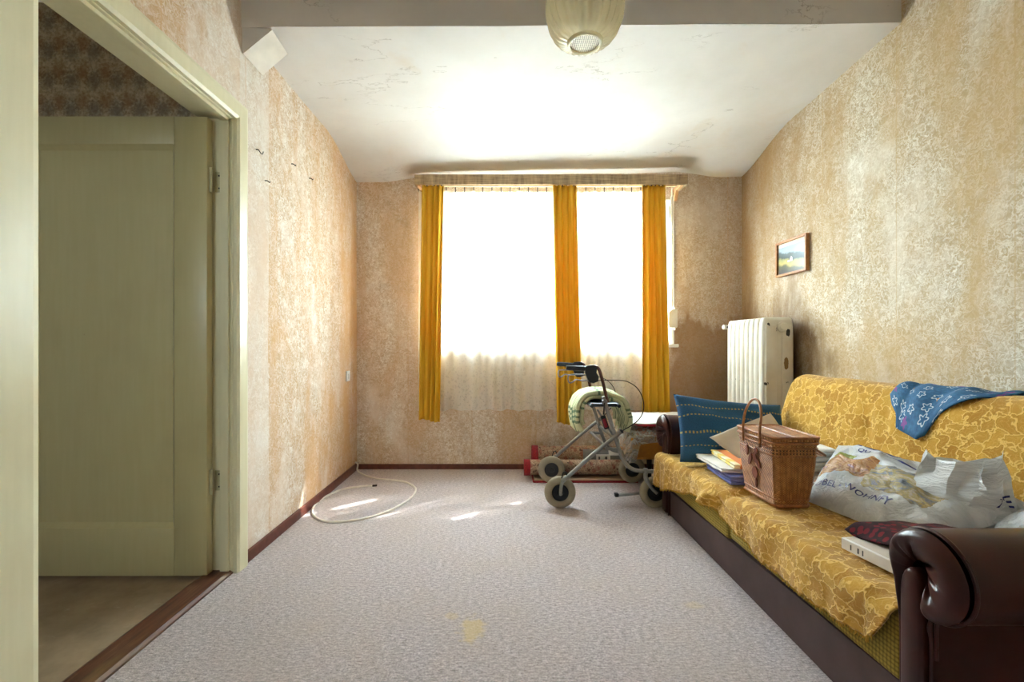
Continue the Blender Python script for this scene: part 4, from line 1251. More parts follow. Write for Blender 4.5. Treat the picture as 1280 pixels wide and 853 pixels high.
def arm(inner, sgn):
    """sgn -1: near arm (roll flares toward the camera), +1: far arm"""
    Yi = inner
    def Q(y): return Yi + sgn * y     # y measured outward from the inner face
    # outline of the roll in (outward, z): from the inner face up over the roll and under it
    out = []
    out.append((0.0, 0.0))
    out.append((0.0, 0.30)); out.append((-0.006, 0.42))
    cx, cz, r = 0.078, 0.493, 0.102
    for i in range(17):
        an = math.radians(190 - i * (190 + 75) / 16)
        out.append((cx + r * math.cos(an) * (0.96 if i < 6 else 1), cz + r * math.sin(an)))
    out.append((0.090, 0.390)); out.append((0.088, 0.30)); out.append((0.088, 0.0))
    X0, X1 = 0.995, 1.80
    body = MB()
    n = len(out)
    def puff(i, x): return 0.0
    nx = 14
    for k in range(nx + 1):
        x = lerp(X0, X1, k / nx)
        for (a, z) in out:
            body.v.append(Vector((x, Q(a), z)))
    for k in range(nx):
        for i in range(n - 1):
            body.f.append((k * n + i, k * n + i + 1, (k + 1) * n + i + 1, (k + 1) * n + i))
    body.f.append(tuple(nx * n + i for i in range(n)))
    o = body.build('arm', M['leather'], sofa, smooth=55)
    # gathered roll front
    inn = []
    for (a, z) in out:
        ia = 0.018 + 0.052 * min(1, max(0, (a + 0.0) / 0.088)); ia = min(ia, 0.070)
        inn.append((ia, z if z < 0.45 else 0.45))
    # inner outline: the edge of the flat front panel with a rounded top
    pw0, pw1, ptop = 0.020, 0.070, 0.470
    for i in range(n):
        a, z = out[i]
        if i < 2 or i >= n - 2:
            inn[i] = ((pw0 if i < 2 else pw1), z)
        else:
            t = (i - 2) / (n - 5)
            an = math.radians(180 - 180 * t)
            pc = (pw0 + pw1) / 2; pr_ = (pw1 - pw0) / 2
            inn[i] = (pc + pr_ * math.cos(an), ptop - pr_ + 0.02 + (pr_ + 0.02) * max(0, math.sin(an)))
            if i == 2: inn[i] = (pw0, 0.40)
            if i == n - 3: inn[i] = (pw1, 0.37)
    k_ = 6
    outf = catmull([Vector((0, a, z)) for a, z in out], k_)
    inf = catmull([Vector((0, a, z)) for a, z in inn], k_)
    N = len(outf)
    def gf(u, v):
        i = int(round(u * (N - 1)))
        po_, pi_ = outf[i], inf[i]
        p = po_.lerp(pi_, v)
        w_ = (po_ - pi_).length
        bul = 0.55 * min(w_, 0.07) * math.sin(math.pi * min(1, v * 0.94 + 0.03) ** 0.72) ** 0.8
        cre = 0.0
        ang = u * 60
        roll = sstep(0.25, 0.40, u) * (1 - sstep(0.80, 0.92, u))
        cre = roll * 0.020 * (max(0, math.sin(ang * 0.8 + 1.3 * math.sin(ang * 0.31))) ** 2) * sstep(0.25, 0.9, v) * (1 - sstep(0.95, 1.0, v))
        x = X0 - bul + cre + 0.012 * v
        return (x, Q(p.y), p.z)
    MB().grid(gf, N - 1, 14).build('gathered_front', M['leather'], o, smooth=70)
    # flat panel, slightly domed
    pn = [(pw0 - 0.004, 0.012), (pw0 - 0.004, 0.41)]
    for i in range(11):
        an = math.radians(180 - 18 * i)
        pn.append(((pw0 + pw1) / 2 + 0.029 * math.cos(an), 0.430 + 0.064 * math.sin(an)))
    pn += [(pw1 + 0.004, 0.41), (pw1 + 0.004, 0.012)]
    c_ = Vector((0, sum(a for a, _ in pn) / len(pn), 0.25))
    pm = MB()
    rings = [(1.0, 0.012), (1.0, -0.010), (0.93, -0.017), (0.75, -0.021)]
    for sc, dx in rings:
        for a, z in pn:
            aa = c_.y + (a - c_.y) * sc
            zz = z if sc == 1 else (0.25 + (z - 0.25) * (1 - (1 - sc) * 0.16))
            pm.v.append(Vector((X0 + dx, Q(aa), zz)))
    q = len(pn)
    for k in range(len(rings) - 1):
        for i in range(q):
            j = (i + 1) % q
            pm.f.append((k * q + i, k * q + j, (k + 1) * q + j, (k + 1) * q + i))
    pm.f.append(tuple((len(rings) - 1) * q + i for i in range(q)))
    pm.build('front_panel', M['leather'], o, smooth=60)
    # welt along the edge of the roll, seam over the top
    MB().tube([(X0 + 0.004, Q(p.y), p.z) for p in outf[k_:len(outf) - k_]], 0.0045, 8).build('piping', M['leather'], o)
    seam = [(1.40, Q(a * 1.0), z + (0.0012 if z > 0.5 else 0)) for a, z in [(p.y, p.z) for p in outf[3 * k_:len(outf) - 2 * k_]]]
    MB().tube(seam, 0.0022, 6).build('seam', M['leather'], o)
arm(YN, -1); arm(YFAR, 1)

# ------------------------------------------------------------------ ochre throws
hem_t = [(1.15, 0.262), (1.21, 0.238), (1.45, 0.225), (1.68, 0.212), (1.90, 0.238), (1.98, 0.252), (2.10, 0.262), (2.25, 0.282), (2.34, 0.27), (2.43, 0.238), (2.60, 0.205), (2.69, 0.175), (2.78, 0.185)]
frx_t = [(1.15, 0.985), (1.9, 0.985), (2.05, 0.985), (2.4, 0.972), (2.65, 0.945), (2.78, 0.93)]
def seat_top(x, y):
    z = SEATZ + 0.010
    z += 0.012 * sstep(1.0, 1.25, x)                                    # crown
    z -= 0.020 * math.exp(-((y - split) / 0.035) ** 2) * (1 - sstep(1.05, 1.35, x))
    z += 0.006 * nz(x * 9, y * 9, 1) + 0.004 * nz(x * 22, y * 22, 5)
    z += 0.07 * sstep(1.50, 1.62, x)
    return z
def throw_fn(u, v):
    # u along Y (near -> far), v from the back of the seat to the hem
    y = lerp(1.150, 2.790, u)
    fx = interp(frx_t, y) + 0.012 * nz(y * 7, 0.3)
    hz_ = interp(hem_t, y) + 0.006 * nz(y * 60, 2.0) + 0.003 * nz(y * 170, 5.0)
    vt = 0.70; 
    if v < vt:
        x = lerp(1.60, fx + 0.03, v / vt)
        z = seat_top(x, y)
        if y > 2.70: z += 0.06 * sstep(2.70, 2.79, y)* (1 - sstep(0.96, 1.1, x))*0
    else:
        t = (v - vt) / (1 - vt)
        top = seat_top(fx + 0.03, y)
        an = min(1.0, t / 0.22) * math.pi / 2
        x = fx + 0.03 - 0.035 * math.sin(an)
        z = top - 0.035 * (1 - math.cos(an))
        if t > 0.22:
            q = (t - 0.22) / 0.78
            z = lerp(top - 0.035, hz_, q)
            x -= 0.014 * q * (0.4 + nz(y * 11, 1.7) + 0.6 * nz(y * 27, 4.4))
            fold = math.exp(-((y - (split + 0.03 + 0.05 * q)) / 0.035) ** 2)
            x += 0.022 * fold - 0.022 * math.exp(-((y - (split + 0.11 + 0.06 * q)) / 0.04) ** 2)
        # near edge of the cloth runs back diagonally
        if y < 1.25:
            y += 0.05 * t * (1 - sstep(1.15, 1.25, y))
    return (x, y, z)
arcs = {}
def throw_uv(u, v):
    vt = 0.70
    y = lerp(1.150, 2.790, u)
    s_ = 0.60 * v / vt if v < vt else 0.60 + (v - vt) / (1 - vt) * 0.18
    return (y, s_)
tw = thing('seat_throw', 'ochre leaf-patterned throw with frayed hem spread over the sofa seat', 'throw', (1.0, 1.95, SEATZ))
MB().grid(throw_fn, 260, 70, uvfn=throw_uv).build('cloth', M['throw'], tw, smooth=180, thick=0.006, fix=False)
fr = MB()
for i in range(620):
    u = (i + random.random()) / 620
    p = Vector(throw_fn(u, 1.0)); q = Vector((random.uniform(-0.006, 0.003), random.uniform(-0.006, 0.006), -random.uniform(0.005, 0.013)))
    fr.tube([p + Vector((0, 0, 0.003)), p + q * 0.5, p + q], [0.0018, 0.0016, 0.0008], 4, cap=False)
o_ = fr.build('fringe', simple('ochre_fringe', rgb(204, 158, 62), 0.95), tw, smooth=180, fix=False); o_['kind'] = 'stuff'

def back_wr(y, s_, t):
    w_ = 0.004 + 0.006 * nz(y * 5, s_ * 6, 3) + 0.003 * nz(y * 14, s_ * 12, 8)
    for yc, sc, amp, sy, ss in ((2.05, 0.30, 0.016, 0.035, 0.10), (1.98, 0.36, 0.010, 0.03, 0.06), (1.88, 0.40, 0.010, 0.02, 0.07)):
        w_ -= amp * math.exp(-((y - yc - 0.25 * (s_ - sc)) / sy) ** 2 - ((s_ - sc) / ss) ** 2)
    return w_
m_ = back_body(YN - 0.10, 2.69, 0.010, 'x', None, None, extra=back_wr, nseg=150)
bt = tag(m_.build('back_throw', M['throw'], origin=(1.7, 1.9, 0.45), smooth=60, thick=0.005, fix=False), 'ochre leaf-patterned throw pulled over the sofa backrest', 'throw')

# ------------------------------------------------------------------ things on the sofa
# blue pillow leaning on the far arm
def pillow(name, label, c, ux, uy, w_, h_, th_, mat):
    un = ux.cross(uy).normalized()
    def fn(u, v, side):
        a, b = u * 2 - 1, v * 2 - 1
        edge = (1 - abs(a) ** 2.6) * (1 - abs(b) ** 2.6)
        t = th_ * 0.5 * max(0.0, edge) ** 0.55
        pin = 1 - 0.055 * (1 - b * b) ; pin2 = 1 - 0.07 * (1 - a * a)
        t += (0.022 * nz(a * 2.2, b * 3, 3) + 0.014 * math.sin(b * 8 + a * 2.5) * (1 - abs(a) * 0.6)) * edge
        return c + ux * (a * w_ / 2 * pin) + uy * (b * h_ / 2 * pin2) + un * (side * t)
    m = MB()
    m.grid(lambda u, v: fn(u, v, 1), 40, 30, uvfn=lambda u, v: (u * w_, v * h_))
    m.grid(lambda u, v: fn(u, v, -1), 40, 30, uvfn=lambda u, v: (u * w_, v * h_))
    o = m.build(name, mat, origin=c - uy * h_ / 2, smooth=180)
    bm = bmesh.new(); bm.from_mesh(o.data); bmesh.ops.remove_doubles(bm, verts=list(bm.verts), dist=0.0004)
    bmesh.ops.recalc_face_normals(bm, faces=list(bm.faces)); bm.to_mesh(o.data); bm.free()
    o.data.polygons.foreach_set('use_smooth', [True] * len(o.data.polygons))
    return tag(o, label, 'pillow')
ux = Vector((0.97, 0.0, -0.10)).normalized(); uy = Vector((0.10, 0.48, 0.86)); uy = (uy - ux * uy.dot(ux)).normalized()
pillow('pillow', 'dark blue pillow with thin yellow stitched stripes leaning on far arm', Vector((1.285, 2.565, 0.535)), ux, uy, 0.63, 0.40, 0.14, M['pillow'])

def sheet(name, label, cat, fn, nu, nv, mat, origin, thick, uvfn=None, parent=None, sm=180):
    m = MB().grid(fn, nu, nv, uvfn=uvfn)
    o = m.build(name, mat, parent, origin=origin, smooth=sm, thick=thick, fix=False)
    if parent is None: tag(o, label, cat)
    return o

def on_seat(x, y): return seat_top(x, y) + 0.006

def quadsheet(corners, bulge=0.0, nzs=0.004, fr_=8, zf=None, seed=0.0):
    A, B, C, D = [Vector(c) for c in corners]
    def fn(u, v):
        p = A.lerp(B, u).lerp(D.lerp(C, u), v)
        p.z += bulge * math.sin(math.pi * u) * math.sin(math.pi * v) + nzs * nz(u * fr_ + seed, v * fr_, seed)
        return p
    return fn

# folded cloth pile left of the basket
z0 = SEATZ + 0.034
def folded(name, label, cat, corners, thick, mat, layers=2, uvs=(0.3, 0.3)):
    A, B, C, D = [Vector(c) for c in corners]
    root = thing(name, label, cat, (A + C) / 2)
    lt = thick / layers
    for k in range(layers):
        zz = Vector((0, 0, lt * (k + 0.5)))
        j = 0.004 * k
        cs = [A + zz + Vector((j, j, 0)), B + zz + Vector((-j * .5, j, 0)), C + zz, D + zz]
        o = MB().grid(quadsheet(cs, 0.003, 0.003, 5, seed=k + len(label)), 24, 24, uvfn=lambda u, v: (u * uvs[0], v * uvs[1])).build('fold', mat, root, smooth=180, thick=lt * 0.85, fix=False)
        bv = o.modifiers.new('round', 'BEVEL'); bv.width = lt * 0.40; bv.segments = 3; bv.limit_method = 'ANGLE'; bv.angle_limit = math.radians(60)
    return root
folded('folded_towel', 'lavender-blue folded towel at the bottom of the pile beside the basket', 'towel',
       [(1.045, 2.10, z0 - 0.012), (1.060, 2.38, z0 - 0.012), (1.28, 2.34, z0 - 0.008), (1.28, 2.06, z0 - 0.008)], 0.042, M['lavender'], 3)
folded('folded_cloth', 'white folded cloth on top of the lavender towel', 'cloth',
       [(1.030, 2.16, z0 + 0.031), (1.040, 2.47, z0 + 0.026), (1.30, 2.40, z0 + 0.032), (1.28, 2.08, z0 + 0.032)], 0.022, M['white_cloth'], 2)
folded('tea_towel', 'yellow and orange checked tea towel lying on the white folded cloth', 'towel',
       [(1.070, 2.12, z0 + 0.056), (1.110, 2.44, z0 + 0.054), (1.32, 2.40, z0 + 0.056), (1.30, 2.08, z0 + 0.056)], 0.024, M['check'], 2, (0.32, 0.26))
# cream sheet leaning behind, against the pillow
cs = [P(889, 551, 2.34), P(1000, 575, 2.25), P(992, 556, 2.36), P(966, 517, 2.44)]
cs = [P(887, 547, 2.33), P(930, 578, 2.22), P(990, 553, 2.42), P(963, 517, 2.44)]
sheet('paper_sheet', 'large cream sheet of paper propped between pillow and basket', 'paper', quadsheet(cs, 0.012, 0.004, 4), 16, 16, M['cream_card'], cs[1], 0.003)

# wicker basket
bkx0, bkx1, bky0, bky1 = 1.078, 1.212, 1.800, 2.045
BZ = SEATZ + 0.028
BH = 0.262
bask = thing('wicker_basket', 'brown wicker picnic basket with flat lid and cane handles on sofa', 'basket', ((bkx0 + bkx1) / 2, (bky0 + bky1) / 2, BZ))
def bring(z, grow):
    x0, x1, y0, y1 = bkx0 - grow, bkx1 + grow * 1.2, bky0 - grow, bky1 + grow
    c = 0.016
    return [(x0, y0 + c), (x0 + c, y0), (x1 - c, y0), (x1, y0 + c), (x1, y1 - c), (x1 - c, y1), (x0 + c, y1), (x0, y1 - c)]
bkm = MB(); lev = 10
for k in range(lev + 1):
    t = k / lev
    g = 0.020 * t + 0.004 * math.sin(math.pi * t)
    rg = bring(0, g); per = 0.0
    for i in range(9):
        p = rg[i % 8]
        if i: 
            q = rg[i - 1]; per += math.hypot(p[0] - q[0], p[1] - q[1])
        bkm.v.append(Vector((p[0], p[1], BZ + t * BH))); bkm.uv[len(bkm.v) - 1] = (per, t * BH)
for k in range(lev):
    for i in range(8):
        bkm.f.append((k * 9 + i, k * 9 + i + 1, (k + 1) * 9 + i + 1, (k + 1) * 9 + i))
bkm.f.append(tuple(range(8)))
body_ = bkm.build('basket_body', M['wicker'], bask, smooth=30, fix=False)
for z_, g, r in ((0.006, 0.002, 0.006), (0.030, 0.004, 0.003), (0.205, 0.019, 0.003), (0.236, 0.021, 0.003), (BH - 0.006, 0.022, 0.006)):
    MB().tube([(x, y, BZ + z_) for x, y in bring(0, g)], r, 8, closed=True).build('rim_band', M['cane'], body_, smooth=50)
# vertical stakes on the visible sides
def stake(x0, y0, x1, y1):
    MB().tube([(x0, y0, BZ + 0.03), (x1, y1, BZ + 0.205)], 0.0016, 5).build('stake', M['cane'], body_)
for i in range(8):
    f_ = (i + 0.5) / 8
    stake(lerp(bkx0 + 0.012, bkx1 - 0.012, f_), bky0 - 0.005, lerp(bkx0 + 0.002, bkx1 + 0.004, f_), bky0 - 0.019)
# lid
ld = MB(); LZ = BZ + BH + 0.002
rg0 = bring(0, 0.024); 
for dz in (0.0, 0.014):
    for x, y in rg0: ld.v.append(Vector((x, y, LZ + dz))); ld.uv[len(ld.v) - 1] = (x, y * 0.7)
ld.f = [(i, (i + 1) % 8, 8 + (i + 1) % 8, 8 + i) for i in range(8)] + [tuple(range(8, 16)), tuple(reversed(range(8)))]
lid = ld.build('lid', M['wicker'], bask, smooth=0)
MB().tube([(x, y, LZ + 0.014) for x, y in rg0], 0.0055, 8, closed=True).build('lid_rim', M['cane'], lid, smooth=50)
xc = (bkx0 + bkx1) / 2
MB().tube([(xc, bky0 - 0.02, LZ + 0.016), (xc, bky1 + 0.02, LZ + 0.016)], 0.003, 6).build('lid_seam', M['cane'], lid)
# upright handle rises from the left side, other one hangs on the right
hx = bkx0 - 0.030
hy0, hy1 = 1.865, 1.995
hp = [(hx, hy0, BZ + 0.225), (hx, hy0, LZ + 0.03), (hx + 0.008, hy0 + 0.004, LZ + 0.09), (hx + 0.016, hy0 + 0.03, LZ + 0.135), (hx + 0.018, (hy0 + hy1) / 2, LZ + 0.150), (hx + 0.016, hy1 - 0.03, LZ + 0.135), (hx + 0.008, hy1 - 0.004, LZ + 0.09), (hx, hy1, LZ + 0.03), (hx, hy1, BZ + 0.225)]
MB().tube(catmull(hp, 6), 0.0052, 10).build('handle', M['cane'], bask)
hx = bkx1 + 0.034
hp = [(hx, hy0, BZ + 0.215), (hx + 0.012, hy0, BZ + 0.225), (hx + 0.05, hy0 + 0.004, BZ + 0.205), (hx + 0.092, hy0 + 0.03, BZ + 0.182), (hx + 0.10, (hy0 + hy1) / 2, BZ + 0.178), (hx + 0.092, hy1 - 0.03, BZ + 0.182), (hx + 0.05, hy1 - 0.004, BZ + 0.205), (hx + 0.012, hy1, BZ + 0.225), (hx, hy1, BZ + 0.215)]
MB().tube(catmull(hp, 6), 0.0048, 10).build('handle', M['cane'], bask)
# applied flower on the left side
def petal(cy, cz, ry, rz, rot):
    m = MB(); n = 14
    g = lambda z: bkx0 - 0.020 * ((z - BZ) / BH) - 0.006
    pts_ = []
    for i in range(n):
        an = 2 * math.pi * i / n
        a, b = ry * math.cos(an), rz * math.sin(an)
        y = cy + a * math.cos(rot) - b * math.sin(rot); z = cz + a * math.sin(rot) + b * math.cos(rot)
        pts_.append((y, z))
    for d in (0.0, -0.005):
        for y, z in pts_: m.v.append(Vector((g(z) + d, y, z)))
    m.f = [(i, (i + 1) % n, n + (i + 1) % n, n + i) for i in range(n)] + [tuple(range(n, 2 * n)), tuple(reversed(range(n)))]
    m.build('flower_applique', M['leather_tag'], body_, smooth=40)
petal(1.925, BZ + 0.105, 0.020, 0.026, 0.2)
petal(1.955, BZ + 0.155, 0.010, 0.030, 0.5); petal(1.915, BZ + 0.170, 0.012, 0.022, -0.3); petal(1.895, BZ + 0.150, 0.009, 0.022, -0.7)
petal(1.975, BZ + 0.190, 0.009, 0.024, 0.2); petal(1.920, BZ + 0.062, 0.006, 0.020, 0.1); petal(1.905, BZ + 0.200, 0.010, 0.016, 0.3)

# printed plastic bag
BA, BB_, BC, BD = Vector((1.248, 1.890, 0.384)), Vector((1.300, 1.430, 0.400)), Vector((1.615, 1.36, 0.53)), Vector((1.580, 2.150, 0.555))
def bag_top(u, v):
    p = BA.lerp(BB_, u).lerp(BD.lerp(BC, u), v)
    e = (1 - abs(2 * u - 1) ** 3.0) * (1 - abs(2 * v - 1) ** 2.4)
    e = max(0, e) ** 0.55
    h = 0.088 * e
    h += e * (0.016 * nz(u * 4.2, v * 3.4, 1.7) + 0.010 * nz(u * 9 + v * 5, v * 5 - u * 4, 3.3) + 0.005 * abs(nz(u * 17 + 6 * v, v * 13, 6.1)))
    h += 0.010 * math.exp(-((u - 0.42) / 0.12) ** 2 - ((v - 0.62) / 0.16) ** 2)
    h += e * 0.020 * (0.5 - abs(nz(u * 3.6 - v * 2.4, v * 3.1 + u * 1.4, 21.0)) * 2)
    p.z += h
    p.x += 0.012 * nz(u * 6, v * 6, 9) * e; p.y += 0.015 * nz(u * 5, v * 5, 12) * e
    return p
def bag_bot(u, v):
    p = BA.lerp(BB_, u).lerp(BD.lerp(BC, u), v)
    e = max(0, (1 - abs(2 * u - 1) ** 4) * (1 - abs(2 * v - 1) ** 4))
    fl = SEATZ + 0.036
    p.z = lerp(p.z, min(p.z, fl), min(1, e * 3)); return p
bag = thing('plastic_bag', 'white plastic carrier bag printed with furniture pictures and navy lettering', 'bag', BA.lerp(BC, 0.5) * 1.0)
bm_ = MB().grid(bag_top, 90, 60, uvfn=lambda u, v: (u, v))
bm_.grid(bag_bot, 30, 20, uvfn=lambda u, v: (0.9, 0.05))
bagm = bm_.build('bag_film', M['bag'], bag, smooth=180)

def text_on(body, surf, u0, v0, du, dv, size_u, name, parent, aspect=1.0, flip=False):
    cu = bpy.data.curves.new('lettering', 'FONT'); cu.body = body; cu.size = 1.0; cu.resolution_u = 2; cu.offset = 0.018
    ob = bpy.data.objects.new('lettering_tmp', cu); COL.objects.link(ob)
    dg = bpy.context.evaluated_depsgraph_get(); dg.update()
    me = bpy.data.meshes.new_from_object(ob.evaluated_get(dg))
    bm = bmesh.new(); bm.from_mesh(me)
    bmesh.ops.triangulate(bm, faces=list(bm.faces))
    bmesh.ops.subdivide_edges(bm, edges=list(bm.edges), cuts=1)
    bm.verts.index_update()
    m = MB()
    for v in bm.verts:
        a, b = v.co.x * size_u, v.co.y * size_u * aspect
        u = u0 + du[0] * a + dv[0] * b; w_ = v0 + du[1] * a + dv[1] * b
        p = Vector(surf(u, w_)); e = 0.004
        t1 = Vector(surf(u + e, w_)) - p; t2 = Vector(surf(u, w_ + e)) - p
        n = t1.cross(t2).normalized()
        if n.z < 0: n = -n
        m.v.append(p + n * 0.0018)
    m.f = [tuple(v.index for v in f.verts) for f in bm.faces]
    bm.free(); bpy.data.objects.remove(ob); bpy.data.curves.remove(cu); bpy.data.meshes.remove(me)
    return m.build(name, M['ink'], parent, smooth=0, fix=False)
text_on('ÖBEL \u2022 WOHNFY', bag_top, 0.06, 0.13, (1, 0.0), (0, 1), 0.084, 'lettering', bagm, 1.0)
text_on('QU', bag_top, 0.20, 0.74, (1, 0.0), (0, 1), 0.055, 'lettering', bagm, 1.2)
text_on('B57', bag_top, 0.36, 0.72, (1, 0.0), (0, 1), 0.045, 'lettering', bagm, 1.2)
def blob(surf, cu_, cv_, ru, rv, rot, parent, name='logo_print'):
    m = MB(); n = 24; rings = 5
    m.v.append(None)
    def pt(u, w_):
        p = Vector(surf(u, w_)); e = 0.004
        nn = (Vector(surf(u + e, w_)) - p).cross(Vector(surf(u, w_ + e)) - p).normalized()
        if nn.z < 0: nn = -nn
        return p + nn * 0.0018
    m.v[0] = pt(cu_, cv_)
    for k in range(1, rings + 1):
        for i in range(n):
            an = 2 * math.pi * i / n
            a, b = ru * k / rings * math.cos(an), rv * k / rings * math.sin(an)
            m.v.append(pt(cu_ + a * math.cos(rot) - b * math.sin(rot), cv_ + a * math.sin(rot) + b * math.cos(rot)))
    for i in range(n): m.f.append((0, 1 + i, 1 + (i + 1) % n))
    for k in range(rings - 1):
        for i in range(n):
            m.f.append((1 + k * n + i, 1 + k * n + (i + 1) % n, 1 + (k + 1) * n + (i + 1) % n, 1 + (k + 1) * n + i))
    m.build(name, M['ink'], parent, smooth=0, fix=False)
blob(bag_top, 0.30, 0.84, 0.075, 0.022, -0.12, bagm); blob(bag_top, 0.42, 0.82, 0.052, 0.035, 0.0, bagm)
blob(bag_top, 0.54, 0.72, 0.11, 0.012, -0.25, bagm); blob(bag_top, 0.17, 0.85, 0.012, 0.012, 0, bagm); blob(bag_top, 0.20, 0.82, 0.018, 0.008, 0, bagm); blob(bag_top, 0.64, 0.69, 0.04, 0.010, -0.2, bagm)

# second, half empty bag standing up
b2c = [Vector((1.43, 1.635, 0.475)), Vector((1.62, 1.32, 0.50))]
def bag2(u, v):
    an = u * 2 * math.pi
    t = v
    a0 = Vector((1.500, 1.500, 0.0))
    ru = lerp(0.135, 0.105, t); rv = lerp(0.080, 0.014, sstep(0.0, 1.0, t))
    d1 = Vector((0.36, -0.93, 0)); d2 = Vector((0.93, 0.36, 0))
    top = 0.650 + 0.020 * math.cos(an) + 0.030 * max(0, math.cos(an * 2)) ** 3
    cr = lambda k: nz(math.cos(an) * 2.1 + k, t * 2.6 + k, math.sin(an) * 2.1)
    p = a0 + d1 * (ru * math.cos(an) + 0.030 * cr(3.0)) + d2 * (rv * math.sin(an) + 0.018 * t + 0.034 * cr(7.0) * (1 - 0.4 * t))
    p.z = lerp(0.485, top, t) + 0.012 * cr(1.0) * t
    return p
b2 = thing('carrier_bag', 'crumpled white carrier bag standing on the printed bag by backrest', 'bag', (1.535, 1.47, 0.50))
b2m = MB().grid(bag2, 22, 8, uvfn=lambda u, v: (u, v), wrap_u=False).build('bag_film', M['bag_plain'], b2, smooth=24, fix=False)
text_on('RE', lambda u, v: bag2(u, v), 0.885, 0.25, (1, 0), (0, 1), 0.085, 'lettering', b2m, 2.6)
# clear film at the right edge
cs = [(1.40, 1.33, 0.445), (1.50, 1.17, 0.47), (1.66, 1.20, 0.57), (1.62, 1.44, 0.54)]
def filmf(u, v):
    p = quadsheet(cs, 0.045, 0.020, 6, seed=3.0)(u, v); p.z += 0.012 * nz(u * 9, v * 7, 5); return p
sheet('plastic_film', 'crumpled clear plastic film behind the near sofa arm', 'film', filmf, 40, 30, M['bag_plain'], (1.5, 1.25, 0.45), 0.001, uvfn=lambda u, v: (u, v))

# white flat box and dark garment at the near end
bxr = Matrix.Rotation(math.radians(8.0), 3, 'Z')
boxo = thing('flat_box', 'flat white cardboard box lying next to the near sofa arm', 'box', (1.175, 1.30, SEATZ + 0.028))
fz = SEATZ + 0.030
m = MB(); m.box(1.085, 1.285, 1.165, 1.455, fz, fz + 0.034, 0.002, 1, bxr)
bxo_ = m.build('box_body', M['paper'], boxo)
m = MB(); m.box(1.095, 1.275, 1.175, 1.445, fz + 0.034, fz + 0.0348, 0, 1, bxr, (1.185, 1.31, fz))
m.build('box_top_label', M['cream_card'], bxo_)
for k, (yy, ww) in enumerate(((1.395, 0.006), (1.380, 0.004), (1.42, 0.004))):
    m = MB(); m.box(1.0843, 1.0849, yy - ww / 2, yy + ww / 2, fz + 0.008, fz + 0.024, 0, 1, bxr, (1.185, 1.31, fz))
    m.build('printed_mark', M['ink2'], bxo_)
cs = [(1.10, 1.47, fz + 0.060), (1.19, 1.165, fz + 0.075), (1.50, 1.18, fz + 0.09), (1.42, 1.46, fz + 0.070)]
def garf(u, v):
    p = quadsheet(cs, 0.030, 0.012, 5, seed=8.0)(u, v)
    p.z += 0.018 * math.sin(u * 9 + v * 3) * (1 - v) * 0.6
    p.z -= 0.035 * (1 - sstep(0, 0.12, v)) * abs(math.sin(u * 6 + 0.4))
    return p
sheet('scarf', 'black cloth with red dots crumpled on the flat white box', 'cloth', garf, 60, 40, M['garment'], (1.25, 1.32, fz + 0.05), 0.004, uvfn=lambda u, v: (u * 0.32, v * 0.32))

# magazines and folded white cloth behind the basket
mg = MB().box(1.27, 1.50, 2.09, 2.36, SEATZ + 0.030, SEATZ + 0.052, 0.002, 1, Matrix.Rotation(0.35, 3, 'Z'))
tag(mg.build('magazine', M['magazine'], origin=(1.385, 2.22, SEATZ + 0.03)), 'colour magazine under the white cloth behind the basket', 'magazine')
mg = MB().box(1.35, 1.55, 1.98, 2.25, SEATZ + 0.053, SEATZ + 0.066, 0.002, 1, Matrix.Rotation(-0.15, 3, 'Z'))
tag(mg.build('brochure', M['magazine'], origin=(1.45, 2.12, SEATZ + 0.053)), 'colour brochure lying between basket handle and printed bag', 'magazine')
folded('folded_linen', 'white folded linen behind the basket lid against the backrest', 'cloth',
       [(1.30, 2.12, 0.424), (1.33, 2.32, 0.424), (1.56, 2.32, 0.440), (1.55, 2.12, 0.440)], 0.105, M['white_cloth'], 5)

# blue flowered cloth over the backrest
def fl_fn(u, v):
    n = len(BPs)
    y = lerp(1.985, 1.590, u)
    lo = interp([(0.0, 0.40), (0.06, 0.34), (0.14, 0.30), (0.18, 0.255), (0.45, 0.235), (0.52, 0.25), (0.60, 0.33), (0.80, 0.44), (1.0, 0.58)], u)
    y_shift = 0
    t = lerp(lo, 0.86, v)
    k = t * (n - 1); i = int(min(n - 2, k)); f_ = k - i
    p = BPs[i].lerp(BPs[i + 1], f_)
    tg = (BPs[i + 1] - BPs[i]).normalized(); nr = Vector((-tg.z, 0, tg.x))
    o = 0.024 + 0.008 * nz(u * 7, v * 4, 2) + 0.006 * math.sin(u * 19 + v * 5) * (1 - v)
    p = p + nr * o
    y += 0.03 * (1 - v) * nz(u * 4, v * 3, 7) - 0.03 * (1 - v) * u
    return (p.x, y, p.z)
sheet('kerchief', 'blue cotton cloth with small flowers hanging over the backrest', 'cloth', fl_fn, 60, 40, M['flower'], (1.7, 1.76, 0.80), 0.005, uvfn=lambda u, v: (u * 0.40, v * 0.40))

# ------------------------------------------------------------------ stool with papers beyond the sofa
st = thing('upholstered_stool', 'ochre-brown upholstered stool between sofa and radiator', 'stool', (1.22, 3.30, 0))
MB().box(0.860, 1.60, 3.06, 3.56, 0.252, 0.405, 0.025, 4).build('seat', M['ochre_cushion'], st)
MB().box(1.09, 1.585, 3.08, 3.54, 0.205, 0.254, 0.006, 1).build('frame', M['wood_dark'], st)
for x in (1.12, 1.55):
    for y in (3.11, 3.51):
        MB().tube([(x, y, 0.20), (x, y, 0.0)], [0.022, 0.015], 10).build('leg', M['wood_dark'], st)
